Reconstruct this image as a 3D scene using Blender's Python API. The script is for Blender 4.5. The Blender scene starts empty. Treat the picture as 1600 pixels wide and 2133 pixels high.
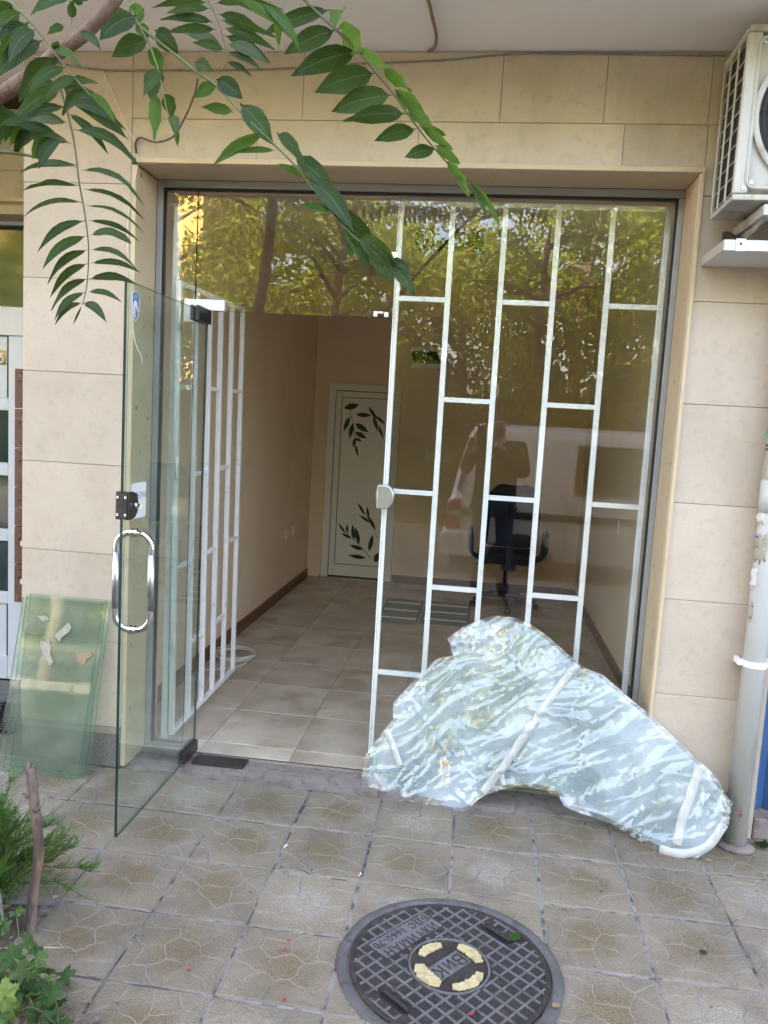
import bpy, bmesh, math, random
from mathutils import Vector, Matrix, noise, geometry, Quaternion

# ------------------------------------------------------------------ camera, sky, sun, exposure
scene = bpy.context.scene
COL = scene.collection
SUN_ELEV, SUN_AZ = math.radians(38), math.radians(-24)      # azimuth from +Y towards +X
CAM_Z, YAW, PITCH, ROLL, FPX = 1.55, 0.118104, 0.112093, -0.0562013, 1643.89

def cam_axes():
    cy, sy = math.cos(YAW), math.sin(YAW)
    f = Vector((-sy * math.cos(PITCH), cy * math.cos(PITCH), -math.sin(PITCH)))
    r = Vector((cy, sy, 0))
    d = f.cross(r)
    r2 = math.cos(ROLL) * r + math.sin(ROLL) * d
    d2 = -math.sin(ROLL) * r + math.cos(ROLL) * d
    return r2, d2, f
AXR, AXD, AXF = cam_axes()
cam = bpy.data.objects.new('camera', bpy.data.cameras.new('camera'))
COL.objects.link(cam)
m = Matrix.Identity(4)
for i in range(3):
    m[i][0], m[i][1], m[i][2] = AXR[i], -AXD[i], -AXF[i]
m[2][3] = CAM_Z
cam.matrix_world = m
cam.data.sensor_fit = 'VERTICAL'
cam.data.sensor_height = 36
cam.data.lens = FPX / 2133 * 36
cam.data.clip_start = 0.005
cam.data.clip_end = 600
scene.camera = cam

world = bpy.data.worlds.new('World')
scene.world = world
world.use_nodes = True
wn = world.node_tree
sky = wn.nodes.new('ShaderNodeTexSky')
sky.sky_type = 'NISHITA'
sky.sun_disc = False
sky.sun_elevation = SUN_ELEV
sky.sun_rotation = SUN_AZ
sky.air_density, sky.dust_density, sky.ozone_density = 1.0, 5.0, 0.35
wn.links.new(sky.outputs[0], wn.nodes['Background'].inputs[0])
wn.nodes['Background'].inputs[1].default_value = 0.15

sd = bpy.data.lights.new('sun', 'SUN')
sd.energy, sd.angle, sd.color = 5.0, math.radians(0.53), (1.0, 0.93, 0.80)
sun = bpy.data.objects.new('sun', sd)
COL.objects.link(sun)
sdir = Vector((math.sin(SUN_AZ) * math.cos(SUN_ELEV), math.cos(SUN_AZ) * math.cos(SUN_ELEV), math.sin(SUN_ELEV)))
sun.rotation_euler = sdir.to_track_quat('Z', 'Y').to_euler()
sun.location = (0, 20, 20)

vs = scene.view_settings
vs.view_transform, vs.look, vs.gamma, vs.use_curve_mapping = 'Standard', 'None', 1.0, False
vs.exposure = 4.2
vs.use_white_balance, vs.white_balance_temperature, vs.white_balance_tint = True, 7650, 18   # the phone's own white balance
scene.render.engine = 'CYCLES'
cy_ = scene.cycles
cy_.use_denoising = True
cy_.max_bounces, cy_.diffuse_bounces, cy_.glossy_bounces = 12, 6, 5
cy_.transmission_bounces, cy_.transparent_max_bounces = 8, 32
cy_.caustics_reflective = cy_.caustics_refractive = False
cy_.sample_clamp_indirect = 6.0

# ------------------------------------------------------------------ helpers
rnd = random.Random(7)
V = Vector

def pxray(x, y):
    return (AXR * ((x - 800) / FPX) + AXD * ((y - 1066.5) / FPX) + AXF)

def at(x, y, Y):                 # the world point that shows at photo pixel (x, y) and stands at depth Y
    d = pxray(x, y)
    return V((0, 0, CAM_Z)) + d * (Y / d.y)

def put(o, parent=None):
    COL.objects.link(o)
    if parent is not None:
        o.parent = parent
    return o

def tag(o, label=None, cat=None, group=None, kind=None):
    for k, v in (('label', label), ('category', cat), ('group', group), ('kind', kind)):
        if v:
            o[k] = v
    return o

def thing(name, label, cat, loc=(0, 0, 0), rz=0.0, group=None):
    o = put(bpy.data.objects.new(name, None))
    o.location = loc
    o.rotation_euler = (0, 0, rz)
    o.empty_display_size = 0.1
    return tag(o, label, cat, group)

class MB:
    """collects faces (with material slots) and links them as one mesh object"""
    def __init__(s):
        s.v, s.f, s.m = [], [], []
    def add(s, vs_, fs, mi=0):
        n = len(s.v)
        s.v += [tuple(v) for v in vs_]
        for f in fs:
            s.f.append(tuple(n + i for i in f))
            s.m.append(mi)
        return s
    def box(s, a, b, mi=0, M=None):
        x0, y0, z0 = a
        x1, y1, z1 = b
        vs_ = [V(p) for p in ((x0, y0, z0), (x1, y0, z0), (x1, y1, z0), (x0, y1, z0), (x0, y0, z1), (x1, y0, z1), (x1, y1, z1), (x0, y1, z1))]
        if M is not None:
            vs_ = [M @ v for v in vs_]
        return s.add(vs_, [(0, 3, 2, 1), (4, 5, 6, 7), (0, 1, 5, 4), (1, 2, 6, 5), (2, 3, 7, 6), (3, 0, 4, 7)], mi)
    def prism(s, pts, h0, h1, mi=0, M=None, axis='z'):
        n = len(pts)
        if axis == 'z':
            a = [V((p[0], p[1], h0)) for p in pts] + [V((p[0], p[1], h1)) for p in pts]
        elif axis == 'y':
            a = [V((p[0], h0, p[1])) for p in pts] + [V((p[0], h1, p[1])) for p in pts]
        else:
            a = [V((h0, p[0], p[1])) for p in pts] + [V((h1, p[0], p[1])) for p in pts]
        if M is not None:
            a = [M @ v for v in a]
        fs = [tuple(range(n - 1, -1, -1)), tuple(range(n, 2 * n))] + [(i, (i + 1) % n, n + (i + 1) % n, n + i) for i in range(n)]
        return s.add(a, fs, mi)
    def tube(s, pts, r, seg=8, mi=0, closed=False, cap=True):
        pts = [V(p) for p in pts]
        n = len(pts)
        rr = r if isinstance(r, (list, tuple)) else [r] * n
        up = None
        base = len(s.v)
        for i, p in enumerate(pts):
            if closed:
                t = pts[(i + 1) % n] - pts[i - 1]
            else:
                t = pts[min(i + 1, n - 1)] - pts[max(i - 1, 0)]
            t = t.normalized() if t.length > 1e-9 else V((0, 0, 1))
            if up is None:
                up = t.orthogonal().normalized()
            else:
                up = (up - t * up.dot(t))
                up = up.normalized() if up.length > 1e-6 else t.orthogonal().normalized()
            sd_ = t.cross(up)
            for k in range(seg):
                a = 2 * math.pi * k / seg
                s.v.append(tuple(p + (up * math.cos(a) + sd_ * math.sin(a)) * rr[i]))
        for i in range(n if closed else n - 1):
            j = (i + 1) % n
            for k in range(seg):
                l = (k + 1) % seg
                s.f.append((base + i * seg + k, base + i * seg + l, base + j * seg + l, base + j * seg + k))
                s.m.append(mi)
        if cap and not closed:
            s.f.append(tuple(base + k for k in range(seg - 1, -1, -1)))
            s.f.append(tuple(base + (n - 1) * seg + k for k in range(seg)))
            s.m += [mi, mi]
        return s
    def lathe(s, prof, c=(0, 0, 0), seg=24, mi=0, M=None):
        base = len(s.v)
        for r, z in prof:
            for k in range(seg):
                a = 2 * math.pi * k / seg
                p = V((r * math.cos(a), r * math.sin(a), z))
                if M is not None:
                    p = M @ p
                s.v.append(tuple(p + V(c)))
        for i in range(len(prof) - 1):
            for k in range(seg):
                l = (k + 1) % seg
                s.f.append((base + i * seg + k, base + i * seg + l, base + (i + 1) * seg + l, base + (i + 1) * seg + k))
                s.m.append(mi)
        return s
    def mesh(s, name, mats, smooth=False):
        me = bpy.data.meshes.new(name)
        me.from_pydata(s.v, [], s.f)
        for mt in (mats if isinstance(mats, (list, tuple)) else [mats]):
            me.materials.append(mt)
        me.polygons.foreach_set('material_index', s.m)
        if smooth:
            me.polygons.foreach_set('use_smooth', [True] * len(s.f))
        me.update()
        return me
    def build(s, name, mats, parent=None, smooth=False, bevel=0.0, seg=2, angle=40):
        o = put(bpy.data.objects.new(name, s.mesh(name, mats, smooth)), parent)
        if bevel:
            b = o.modifiers.new('bevel', 'BEVEL')
            b.width, b.segments, b.limit_method, b.angle_limit = bevel, seg, 'ANGLE', math.radians(angle)
        return o

def box(name, a, b, mat, parent=None, bevel=0.0, seg=2):
    return MB().box(a, b).build(name, mat, parent, False, bevel, seg)

def smooth_path(pts, n=6):
    pts = [V(p) for p in pts]
    out = []
    for i in range(len(pts) - 1):
        p0, p1, p2, p3 = pts[max(i - 1, 0)], pts[i], pts[i + 1], pts[min(i + 2, len(pts) - 1)]
        for k in range(n):
            t = k / n
            out.append(0.5 * ((2 * p1) + (p2 - p0) * t + (2 * p0 - 5 * p1 + 4 * p2 - p3) * t * t + (3 * p1 - p0 - 3 * p2 + p3) * t ** 3))
    out.append(pts[-1])
    return out

def text_mesh(body, size, depth=0.0, align='CENTER', shear=0, space=1.0):
    cu = bpy.data.curves.new('lettering', 'FONT')
    cu.body, cu.size, cu.extrude, cu.align_x, cu.align_y, cu.space_character = body, size, depth, align, 'CENTER', space
    cu.resolution_u = 3
    o = put(bpy.data.objects.new('lettering', cu))
    dg = bpy.context.evaluated_depsgraph_get()
    me = bpy.data.meshes.new_from_object(o.evaluated_get(dg))
    bpy.data.objects.remove(o)
    return me

def lettering(body, size, depth, mat, parent, M, space=1.0, name='lettering'):
    me = text_mesh(body, size, depth, space=space)
    me.transform(M)
    me.materials.clear()
    me.materials.append(mat)
    return put(bpy.data.objects.new(name, me), parent)

# ------------------------------------------------------------------ materials
def newmat(name):
    mt = bpy.data.materials.new(name)
    mt.use_nodes = True
    return mt, mt.node_tree.nodes, mt.node_tree.links, mt.node_tree.nodes['Principled BSDF']

def mottled(name, c1, c2, scale=6, rough=0.6, c3=None, scale3=40, amt3=0.5, bump=0.0, bscale=60, metal=0.0, spec=0.5, detail=6, var=0.0, rvar=0.0, sharp=(0.3, 0.7), thr3=(0.5, 0.7), coord='Object', stretch=(1, 1, 1), stain=None, specks=None):
    mt, N, L, P = newmat(name)
    tc = N.new('ShaderNodeTexCoord')
    oi = N.new('ShaderNodeObjectInfo')
    mp = N.new('ShaderNodeVectorMath'); mp.operation = 'MULTIPLY_ADD'
    sc = N.new('ShaderNodeVectorMath'); sc.operation = 'SCALE'
    sc.inputs[0].default_value = (37.0, 53.0, 29.0)
    L.new(oi.outputs['Random'], sc.inputs['Scale'])
    L.new(tc.outputs[coord], mp.inputs[0])
    mp.inputs[1].default_value = stretch
    L.new(sc.outputs[0], mp.inputs[2])
    n1 = N.new('ShaderNodeTexNoise'); n1.inputs['Scale'].default_value = scale; n1.inputs['Detail'].default_value = detail; n1.inputs['Roughness'].default_value = 0.62
    L.new(mp.outputs[0], n1.inputs['Vector'])
    r1 = N.new('ShaderNodeMapRange'); r1.inputs[1].default_value, r1.inputs[2].default_value = sharp
    L.new(n1.outputs[0], r1.inputs[0])
    mx = N.new('ShaderNodeMix'); mx.data_type = 'RGBA'
    mx.inputs[6].default_value, mx.inputs[7].default_value = (*c1, 1), (*c2, 1)
    L.new(r1.outputs[0], mx.inputs[0])
    out = mx.outputs[2]
    if c3 is not None:
        n3 = N.new('ShaderNodeTexNoise'); n3.inputs['Scale'].default_value = scale3; n3.inputs['Detail'].default_value = 4
        L.new(mp.outputs[0], n3.inputs['Vector'])
        r3 = N.new('ShaderNodeMapRange'); r3.inputs[1].default_value, r3.inputs[2].default_value = thr3; r3.inputs[4].default_value = amt3
        L.new(n3.outputs[0], r3.inputs[0])
        m3 = N.new('ShaderNodeMix'); m3.data_type = 'RGBA'; m3.inputs[7].default_value = (*c3, 1)
        L.new(r3.outputs[0], m3.inputs[0]); L.new(out, m3.inputs[6])
        out = m3.outputs[2]
    if stain or specks:
        ge = N.new('ShaderNodeNewGeometry')
    if stain:                                   # (colour, amount, scale, (stretch), (from, to))
        scol, samt, sscale, sstr, sthr = stain
        sm = N.new('ShaderNodeVectorMath'); sm.operation = 'MULTIPLY'; sm.inputs[1].default_value = sstr
        L.new(ge.outputs['Position'], sm.inputs[0])
        ns = N.new('ShaderNodeTexNoise'); ns.inputs['Scale'].default_value = sscale; ns.inputs['Detail'].default_value = 7; ns.inputs['Roughness'].default_value = 0.65
        L.new(sm.outputs[0], ns.inputs['Vector'])
        rs = N.new('ShaderNodeMapRange'); rs.inputs[1].default_value, rs.inputs[2].default_value = sthr; rs.inputs[4].default_value = samt
        L.new(ns.outputs[0], rs.inputs[0])
        ms_ = N.new('ShaderNodeMix'); ms_.data_type = 'RGBA'; ms_.inputs[7].default_value = (*scol, 1)
        L.new(rs.outputs[0], ms_.inputs[0]); L.new(out, ms_.inputs[6])
        out = ms_.outputs[2]
    if specks:                                  # (colour, scale, share, radius)
        pcol, pscale, pshare, prad = specks
        vo = N.new('ShaderNodeTexVoronoi'); vo.inputs['Scale'].default_value = pscale
        L.new(ge.outputs['Position'], vo.inputs['Vector'])
        lt = N.new('ShaderNodeMath'); lt.operation = 'LESS_THAN'
        sx = N.new('ShaderNodeSeparateColor'); L.new(vo.outputs['Color'], sx.inputs[0])
        rad = N.new('ShaderNodeMath'); rad.operation = 'MULTIPLY'; rad.inputs[1].default_value = prad
        L.new(sx.outputs[1], rad.inputs[0])
        L.new(vo.outputs['Distance'], lt.inputs[0]); L.new(rad.outputs[0], lt.inputs[1])
        l2 = N.new('ShaderNodeMath'); l2.operation = 'LESS_THAN'; l2.inputs[1].default_value = pshare
        L.new(sx.outputs[0], l2.inputs[0])
        mu = N.new('ShaderNodeMath'); mu.operation = 'MULTIPLY'
        L.new(lt.outputs[0], mu.inputs[0]); L.new(l2.outputs[0], mu.inputs[1])
        mu2 = N.new('ShaderNodeMath'); mu2.operation = 'MULTIPLY'; mu2.inputs[1].default_value = .8
        L.new(mu.outputs[0], mu2.inputs[0])
        mp_ = N.new('ShaderNodeMix'); mp_.data_type = 'RGBA'; mp_.inputs[7].default_value = (*pcol, 1)
        L.new(mu2.outputs[0], mp_.inputs[0]); L.new(out, mp_.inputs[6])
        out = mp_.outputs[2]
    if var:
        hs = N.new('ShaderNodeHueSaturation')
        mr = N.new('ShaderNodeMapRange'); mr.inputs[3].default_value, mr.inputs[4].default_value = 1 - var, 1 + var
        L.new(oi.outputs['Random'], mr.inputs[0]); L.new(mr.outputs[0], hs.inputs['Value']); L.new(out, hs.inputs['Color'])
        out = hs.outputs[0]
    L.new(out, P.inputs['Base Color'])
    P.inputs['Roughness'].default_value = rough
    if rvar:
        rr = N.new('ShaderNodeMapRange'); rr.inputs[3].default_value, rr.inputs[4].default_value = rough - rvar, rough + rvar
        L.new(n1.outputs[0], rr.inputs[0]); L.new(rr.outputs[0], P.inputs['Roughness'])
    P.inputs['Metallic'].default_value = metal
    P.inputs['Specular IOR Level'].default_value = spec
    if bump:
        nb = N.new('ShaderNodeTexNoise'); nb.inputs['Scale'].default_value = bscale; nb.inputs['Detail'].default_value = 5
        L.new(mp.outputs[0], nb.inputs['Vector'])
        b = N.new('ShaderNodeBump'); b.inputs['Strength'].default_value = bump; b.inputs['Distance'].default_value = 0.01
        L.new(nb.outputs[0], b.inputs['Height']); L.new(b.outputs[0], P.inputs['Normal'])
    return mt

def glassy(name, tint, f0=0.04, rough=0.0, haze=0.0, haze_col=(0.8, 0.85, 0.82), bump=0.0, bscale=3, dirt_haze=0.0):
    """thin clear pane: what is behind shows tinted through it, the street mirrors in it"""
    mt, N, L, P = newmat(name)
    N.remove(P)
    out = N['Material Output']
    ge = N.new('ShaderNodeNewGeometry')
    dt = N.new('ShaderNodeVectorMath'); dt.operation = 'DOT_PRODUCT'
    L.new(ge.outputs['Normal'], dt.inputs[0]); L.new(ge.outputs['Incoming'], dt.inputs[1])
    ab = N.new('ShaderNodeMath'); ab.operation = 'ABSOLUTE'; L.new(dt.outputs['Value'], ab.inputs[0])
    om = N.new('ShaderNodeMath'); om.operation = 'SUBTRACT'; om.inputs[0].default_value = 1; L.new(ab.outputs[0], om.inputs[1])
    pw = N.new('ShaderNodeMath'); pw.operation = 'POWER'; pw.inputs[1].default_value = 5; L.new(om.outputs[0], pw.inputs[0])
    ma = N.new('ShaderNodeMath'); ma.operation = 'MULTIPLY_ADD'; ma.inputs[1].default_value = 1 - f0; ma.inputs[2].default_value = f0
    L.new(pw.outputs[0], ma.inputs[0])
    tr = N.new('ShaderNodeBsdfTransparent'); tr.inputs[0].default_value = (*tint, 1)
    gl = N.new('ShaderNodeBsdfGlossy'); gl.inputs['Roughness'].default_value = rough; gl.inputs[0].default_value = (1, 1, 1, 1)
    body = tr.outputs[0]
    tc = N.new('ShaderNodeTexCoord')
    if haze or dirt_haze:
        df = N.new('ShaderNodeBsdfDiffuse'); df.inputs[0].default_value = (*haze_col, 1)
        mh = N.new('ShaderNodeMixShader')
        if dirt_haze:
            nz = N.new('ShaderNodeTexNoise'); nz.inputs['Scale'].default_value = 5; nz.inputs['Detail'].default_value = 7
            L.new(tc.outputs['Object'], nz.inputs['Vector'])
            mr = N.new('ShaderNodeMapRange'); mr.inputs[1].default_value, mr.inputs[2].default_value = 0.4, 0.8
            mr.inputs[3].default_value, mr.inputs[4].default_value = haze, haze + dirt_haze
            L.new(nz.outputs[0], mr.inputs[0]); L.new(mr.outputs[0], mh.inputs[0])
        else:
            mh.inputs[0].default_value = haze
        L.new(tr.outputs[0], mh.inputs[1]); L.new(df.outputs[0], mh.inputs[2])
        body = mh.outputs[0]
    if bump:
        nb = N.new('ShaderNodeTexNoise'); nb.inputs['Scale'].default_value = bscale; nb.inputs['Detail'].default_value = 2
        L.new(tc.outputs['Object'], nb.inputs['Vector'])
        bm_ = N.new('ShaderNodeBump'); bm_.inputs['Strength'].default_value = bump; bm_.inputs['Distance'].default_value = 0.01
        L.new(nb.outputs[0], bm_.inputs['Height']); L.new(bm_.outputs[0], gl.inputs['Normal'])
    ms = N.new('ShaderNodeMixShader')
    L.new(ma.outputs[0], ms.inputs[0]); L.new(body, ms.inputs[1]); L.new(gl.outputs[0], ms.inputs[2])
    L.new(ms.outputs[0], out.inputs[0])
    return mt

def leafy(name, c1, c2, trans=0.45, rough=0.4, spec=0.4, scale=30, tcol=None, veins=False):
    mt, N, L, P = newmat(name)
    tc = N.new('ShaderNodeTexCoord'); oi = N.new('ShaderNodeObjectInfo'); ge = N.new('ShaderNodeNewGeometry')
    n1 = N.new('ShaderNodeTexNoise'); n1.inputs['Scale'].default_value = scale; n1.inputs['Detail'].default_value = 3
    L.new(tc.outputs['Object'], n1.inputs['Vector'])
    ad = N.new('ShaderNodeMath'); ad.operation = 'ADD'
    L.new(n1.outputs[0], ad.inputs[0])
    rn = N.new('ShaderNodeMath'); rn.operation = 'ADD'
    L.new(ge.outputs['Random Per Island'], rn.inputs[0]); L.new(oi.outputs['Random'], rn.inputs[1])
    fr = N.new('ShaderNodeMath'); fr.operation = 'FRACT'; L.new(rn.outputs[0], fr.inputs[0])
    L.new(fr.outputs[0], ad.inputs[1])
    mr = N.new('ShaderNodeMapRange'); mr.inputs[1].default_value, mr.inputs[2].default_value = 0.35, 1.4
    L.new(ad.outputs[0], mr.inputs[0])
    mx = N.new('ShaderNodeMix'); mx.data_type = 'RGBA'
    mx.inputs[6].default_value, mx.inputs[7].default_value = (*c1, 1), (*c2, 1)
    L.new(mr.outputs[0], mx.inputs[0])
    src = mx.outputs[2]
    if veins:                                   # pale midrib and side veins from the leaf's own u, v
        uv = N.new('ShaderNodeSeparateXYZ'); L.new(tc.outputs['UV'], uv.inputs[0])
        du = N.new('ShaderNodeMath'); du.operation = 'SUBTRACT'; du.inputs[1].default_value = .5; L.new(uv.outputs[0], du.inputs[0])
        au = N.new('ShaderNodeMath'); au.operation = 'ABSOLUTE'; L.new(du.outputs[0], au.inputs[0])
        mid = N.new('ShaderNodeMapRange'); mid.inputs[1].default_value, mid.inputs[2].default_value = .045, .015; mid.inputs[4].default_value = .55
        L.new(au.outputs[0], mid.inputs[0])
        vv = N.new('ShaderNodeMath'); vv.operation = 'MULTIPLY_ADD'; vv.inputs[1].default_value = -.55; L.new(au.outputs[0], vv.inputs[0]); L.new(uv.outputs[1], vv.inputs[2])
        v2 = N.new('ShaderNodeMath'); v2.operation = 'MULTIPLY'; v2.inputs[1].default_value = 13; L.new(vv.outputs[0], v2.inputs[0])
        pp = N.new('ShaderNodeMath'); pp.operation = 'PINGPONG'; pp.inputs[1].default_value = .5; L.new(v2.outputs[0], pp.inputs[0])
        sv_ = N.new('ShaderNodeMapRange'); sv_.inputs[1].default_value, sv_.inputs[2].default_value = .10, .02; sv_.inputs[4].default_value = .28
        L.new(pp.outputs[0], sv_.inputs[0])
        mxm = N.new('ShaderNodeMath'); mxm.operation = 'MAXIMUM'; L.new(mid.outputs[0], mxm.inputs[0]); L.new(sv_.outputs[0], mxm.inputs[1])
        vm = N.new('ShaderNodeMix'); vm.data_type = 'RGBA'; vm.inputs[7].default_value = (.13, .20, .07, 1)
        L.new(mxm.outputs[0], vm.inputs[0]); L.new(src, vm.inputs[6])
        src = vm.outputs[2]
        bp = N.new('ShaderNodeBump'); bp.inputs['Strength'].default_value = .5; bp.inputs['Distance'].default_value = .002
        L.new(pp.outputs[0], bp.inputs['Height']); L.new(bp.outputs[0], P.inputs['Normal'])
    L.new(src, P.inputs['Base Color'])
    P.inputs['Roughness'].default_value = rough
    P.inputs['Specular IOR Level'].default_value = spec
    tl = N.new('ShaderNodeBsdfTranslucent')
    if tcol:
        tm = N.new('ShaderNodeMix'); tm.data_type = 'RGBA'; tm.inputs[0].default_value = 0.75
        tm.inputs[7].default_value = (*tcol, 1); L.new(mx.outputs[2], tm.inputs[6]); L.new(tm.outputs[2], tl.inputs[0])
    else:
        L.new(mx.outputs[2], tl.inputs[0])
    ms = N.new('ShaderNodeMixShader'); ms.inputs[0].default_value = trans
    L.new(P.outputs[0], ms.inputs[1]); L.new(tl.outputs[0], ms.inputs[2])
    L.new(ms.outputs[0], N['Material Output'].inputs[0])
    return mt

M = {}
M['stone'] = mottled('limestone', (0.432, 0.342, 0.262), (0.5184, 0.4248, 0.335), 2.6, 0.62, (0.324, 0.2556, 0.2016), 34, 0.26, 0.14, 90, var=0.06, thr3=(0.54, 0.72), stain=((0.324, 0.2556, 0.2016), .32, 1.7, (1.3, 1, .45), (.50, .75)), specks=((0.1728, 0.1296, 0.1008), 26, .05, .13))
M['header_stone'] = mottled('header_limestone', (0.455, 0.372, 0.272), (0.55, 0.46, 0.35), 2.6, 0.62, (0.34, 0.27, 0.19), 24, 0.4, 0.14, 90, var=0.035, thr3=(0.56, 0.74), stain=((0.30, 0.235, 0.165), .55, 2.2, (1.2, 1, .5), (.48, .72)), specks=((0.07, 0.05, 0.035), 19, .16, .09))
M['jamb_stone'] = mottled('jamb_limestone', (0.4988, 0.3827, 0.2494), (0.5676, 0.4472, 0.301), 3.5, 0.5, (0.3096, 0.2236, 0.129), 20, 0.35, 0.06, 90, thr3=(0.6, 0.8), specks=((0.086, 0.0602, 0.0344), 18, .15, .2))
M['joint'] = mottled('mortar', (0.2808, 0.2262, 0.1677), (0.3432, 0.2808, 0.2184), 30, 0.9)
M['granite'] = mottled('granite_plinth', (0.136, 0.116, 0.1), (0.2, 0.172, 0.152), 5, 0.8, (0.064, 0.0528, 0.0464), 120, 0.7, 0.3, 160)
M['soffit'] = mottled('soffit_paint', (0.76, 0.745, 0.725), (0.81, 0.795, 0.775), 2.5, 0.9, (0.40, 0.38, 0.36), 1.6, 0.5, 0.05, 70, thr3=(0.62, 0.85), specks=((0.2, 0.18, 0.16), 8, .12, .08))
M['plaster'] = mottled('upper_plaster', (0.52, 0.46, 0.36), (0.60, 0.53, 0.43), 2, 0.9, bump=0.2, bscale=40)
M['tile_cell'] = mottled('paver_face', (0.205, 0.165, 0.112), (0.262, 0.217, 0.155), 9, 0.8, (0.345, 0.30, 0.235), 150, 0.5, 1.0, 200, var=0.10, thr3=(0.55, 0.72), rvar=0.12, stain=((0.118, 0.099, 0.077), .6, 3.0, (1, 1, 1), (.48, .66)), specks=((0.0444, 0.037, 0.0333), 30, .10, .15))
def worn_middle(mt):
    N, L = mt.node_tree.nodes, mt.node_tree.links
    P = N['Principled BSDF']
    src = P.inputs['Base Color'].links[0].from_socket
    tc, oi = N.new('ShaderNodeTexCoord'), N.new('ShaderNodeObjectInfo')
    ofs = N.new('ShaderNodeVectorMath'); ofs.operation = 'SCALE'; ofs.inputs[0].default_value = (31, 17, 47); L.new(oi.outputs['Random'], ofs.inputs['Scale'])
    ad = N.new('ShaderNodeVectorMath'); ad.operation = 'ADD'; L.new(tc.outputs['Object'], ad.inputs[0]); L.new(ofs.outputs[0], ad.inputs[1])
    nz = N.new('ShaderNodeTexNoise'); nz.inputs['Scale'].default_value = 14; nz.inputs['Detail'].default_value = 6; L.new(ad.outputs[0], nz.inputs['Vector'])
    ln = N.new('ShaderNodeVectorMath'); ln.operation = 'LENGTH'; L.new(tc.outputs['Object'], ln.inputs[0])
    ma = N.new('ShaderNodeMath'); ma.operation = 'MULTIPLY_ADD'; ma.inputs[1].default_value = -.16; L.new(nz.outputs[0], ma.inputs[0]); L.new(ln.outputs['Value'], ma.inputs[2])
    mr = N.new('ShaderNodeMapRange'); mr.inputs[1].default_value, mr.inputs[2].default_value = .03, -.025; mr.inputs[4].default_value = .8
    L.new(ma.outputs[0], mr.inputs[0])
    fine = N.new('ShaderNodeTexNoise'); fine.inputs['Scale'].default_value = 260; L.new(ad.outputs[0], fine.inputs['Vector'])
    cr = N.new('ShaderNodeMix'); cr.data_type = 'RGBA'; cr.inputs[6].default_value = (.115, .08, .042, 1); cr.inputs[7].default_value = (.225, .17, .09, 1)
    fr = N.new('ShaderNodeMapRange'); fr.inputs[1].default_value, fr.inputs[2].default_value = .4, .6; L.new(fine.outputs[0], fr.inputs[0]); L.new(fr.outputs[0], cr.inputs[0])
    pl = N.new('ShaderNodeMix'); pl.data_type = 'RGBA'; pl.inputs[6].default_value = (.215, .18, .13, 1); pl.inputs[7].default_value = (.38, .345, .285, 1); L.new(fr.outputs[0], pl.inputs[0])
    gt = N.new('ShaderNodeMath'); gt.operation = 'GREATER_THAN'; gt.inputs[1].default_value = .66; L.new(oi.outputs['Random'], gt.inputs[0])
    pk = N.new('ShaderNodeMix'); pk.data_type = 'RGBA'; L.new(gt.outputs[0], pk.inputs[0]); L.new(cr.outputs[2], pk.inputs[6]); L.new(pl.outputs[2], pk.inputs[7])
    mx = N.new('ShaderNodeMix'); mx.data_type = 'RGBA'; L.new(mr.outputs[0], mx.inputs[0]); L.new(src, mx.inputs[6]); L.new(pk.outputs[2], mx.inputs[7])
    L.new(mx.outputs[2], P.inputs['Base Color'])
worn_middle(M['tile_cell'])
M['tile_line'] = mottled('paver_relief_line', (0.30, 0.265, 0.22), (0.24, 0.21, 0.17), 18, 0.85, (0.10, 0.082, 0.066), 12, 0.85, 0.4, 200, thr3=(0.54, 0.68), stain=((0.10, 0.082, 0.064), .6, 3.0, (1, 1, 1), (.52, .66)))
M['grout'] = mottled('dirty_joint', (0.2146, 0.1924, 0.1702), (0.2812, 0.2553, 0.2294), 9, 0.95, (0.0518, 0.04218, 0.0333), 20, 0.8, 0.6, 140, thr3=(0.50, 0.62), stain=((0.0444, 0.037, 0.0296), .85, 1.3, (1, 1, 1), (.50, .62)))
M['threshold'] = mottled('threshold_concrete', (0.2028, 0.1599, 0.1365), (0.2652, 0.2145, 0.1872), 6, 0.85, (0.1092, 0.0819, 0.0663), 22, 0.7, 0.5, 150, stain=((0.0858, 0.06396, 0.0507), .6, 6, (.6, 2, 1), (.5, .7)))
M['iron'] = mottled('cast_iron', (0.024, 0.0195, 0.018), (0.040, 0.033, 0.030), 14, 0.7, (0.075, 0.056, 0.042), 30, 0.6, 0.5, 260, spec=0.3)
M['iron_rib'] = mottled('worn_iron', (0.0972, 0.0936, 0.0936), (0.1368, 0.1332, 0.1332), 25, 0.5, (0.0504, 0.04176, 0.036), 30, 0.75, 0.3, 300)
M['iron_ring'] = mottled('iron_ring', (0.0684, 0.06336, 0.0612), (0.1152, 0.108, 0.1066), 12, 0.6, (0.036, 0.03024, 0.02592), 24, 0.8, 0.6, 160)
M['ypaint'] = mottled('yellow_paint', (0.44, 0.36, 0.176), (0.528, 0.44, 0.232), 30, 0.6, (0.24, 0.192, 0.104), 50, 0.6, 0.8, 120)
M['alu'] = mottled('grey_aluminium', (0.27, 0.28, 0.29), (0.32, 0.325, 0.335), 4, 0.42, metal=0.15)
M['gasket'] = mottled('black_gasket', (0.008, 0.008, 0.009), (0.014, 0.014, 0.015), 10, 0.7)
M['glass'] = glassy('clear_glass', (0.97, 0.975, 0.965), 0.037)
M['door_glass'] = glassy('door_glass', (0.90, 0.955, 0.93), 0.04, dirt_haze=0.05, haze=0.01)
M['glass_edge'] = mottled('glass_edge', (0.012, 0.03, 0.026), (0.02, 0.05, 0.042), 5, 0.15)
M['glass_edge_l'] = glassy('pale_glass_edge', (0.25, 0.55, 0.42), 0.06, haze=0.3, haze_col=(0.25, 0.5, 0.38))
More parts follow.
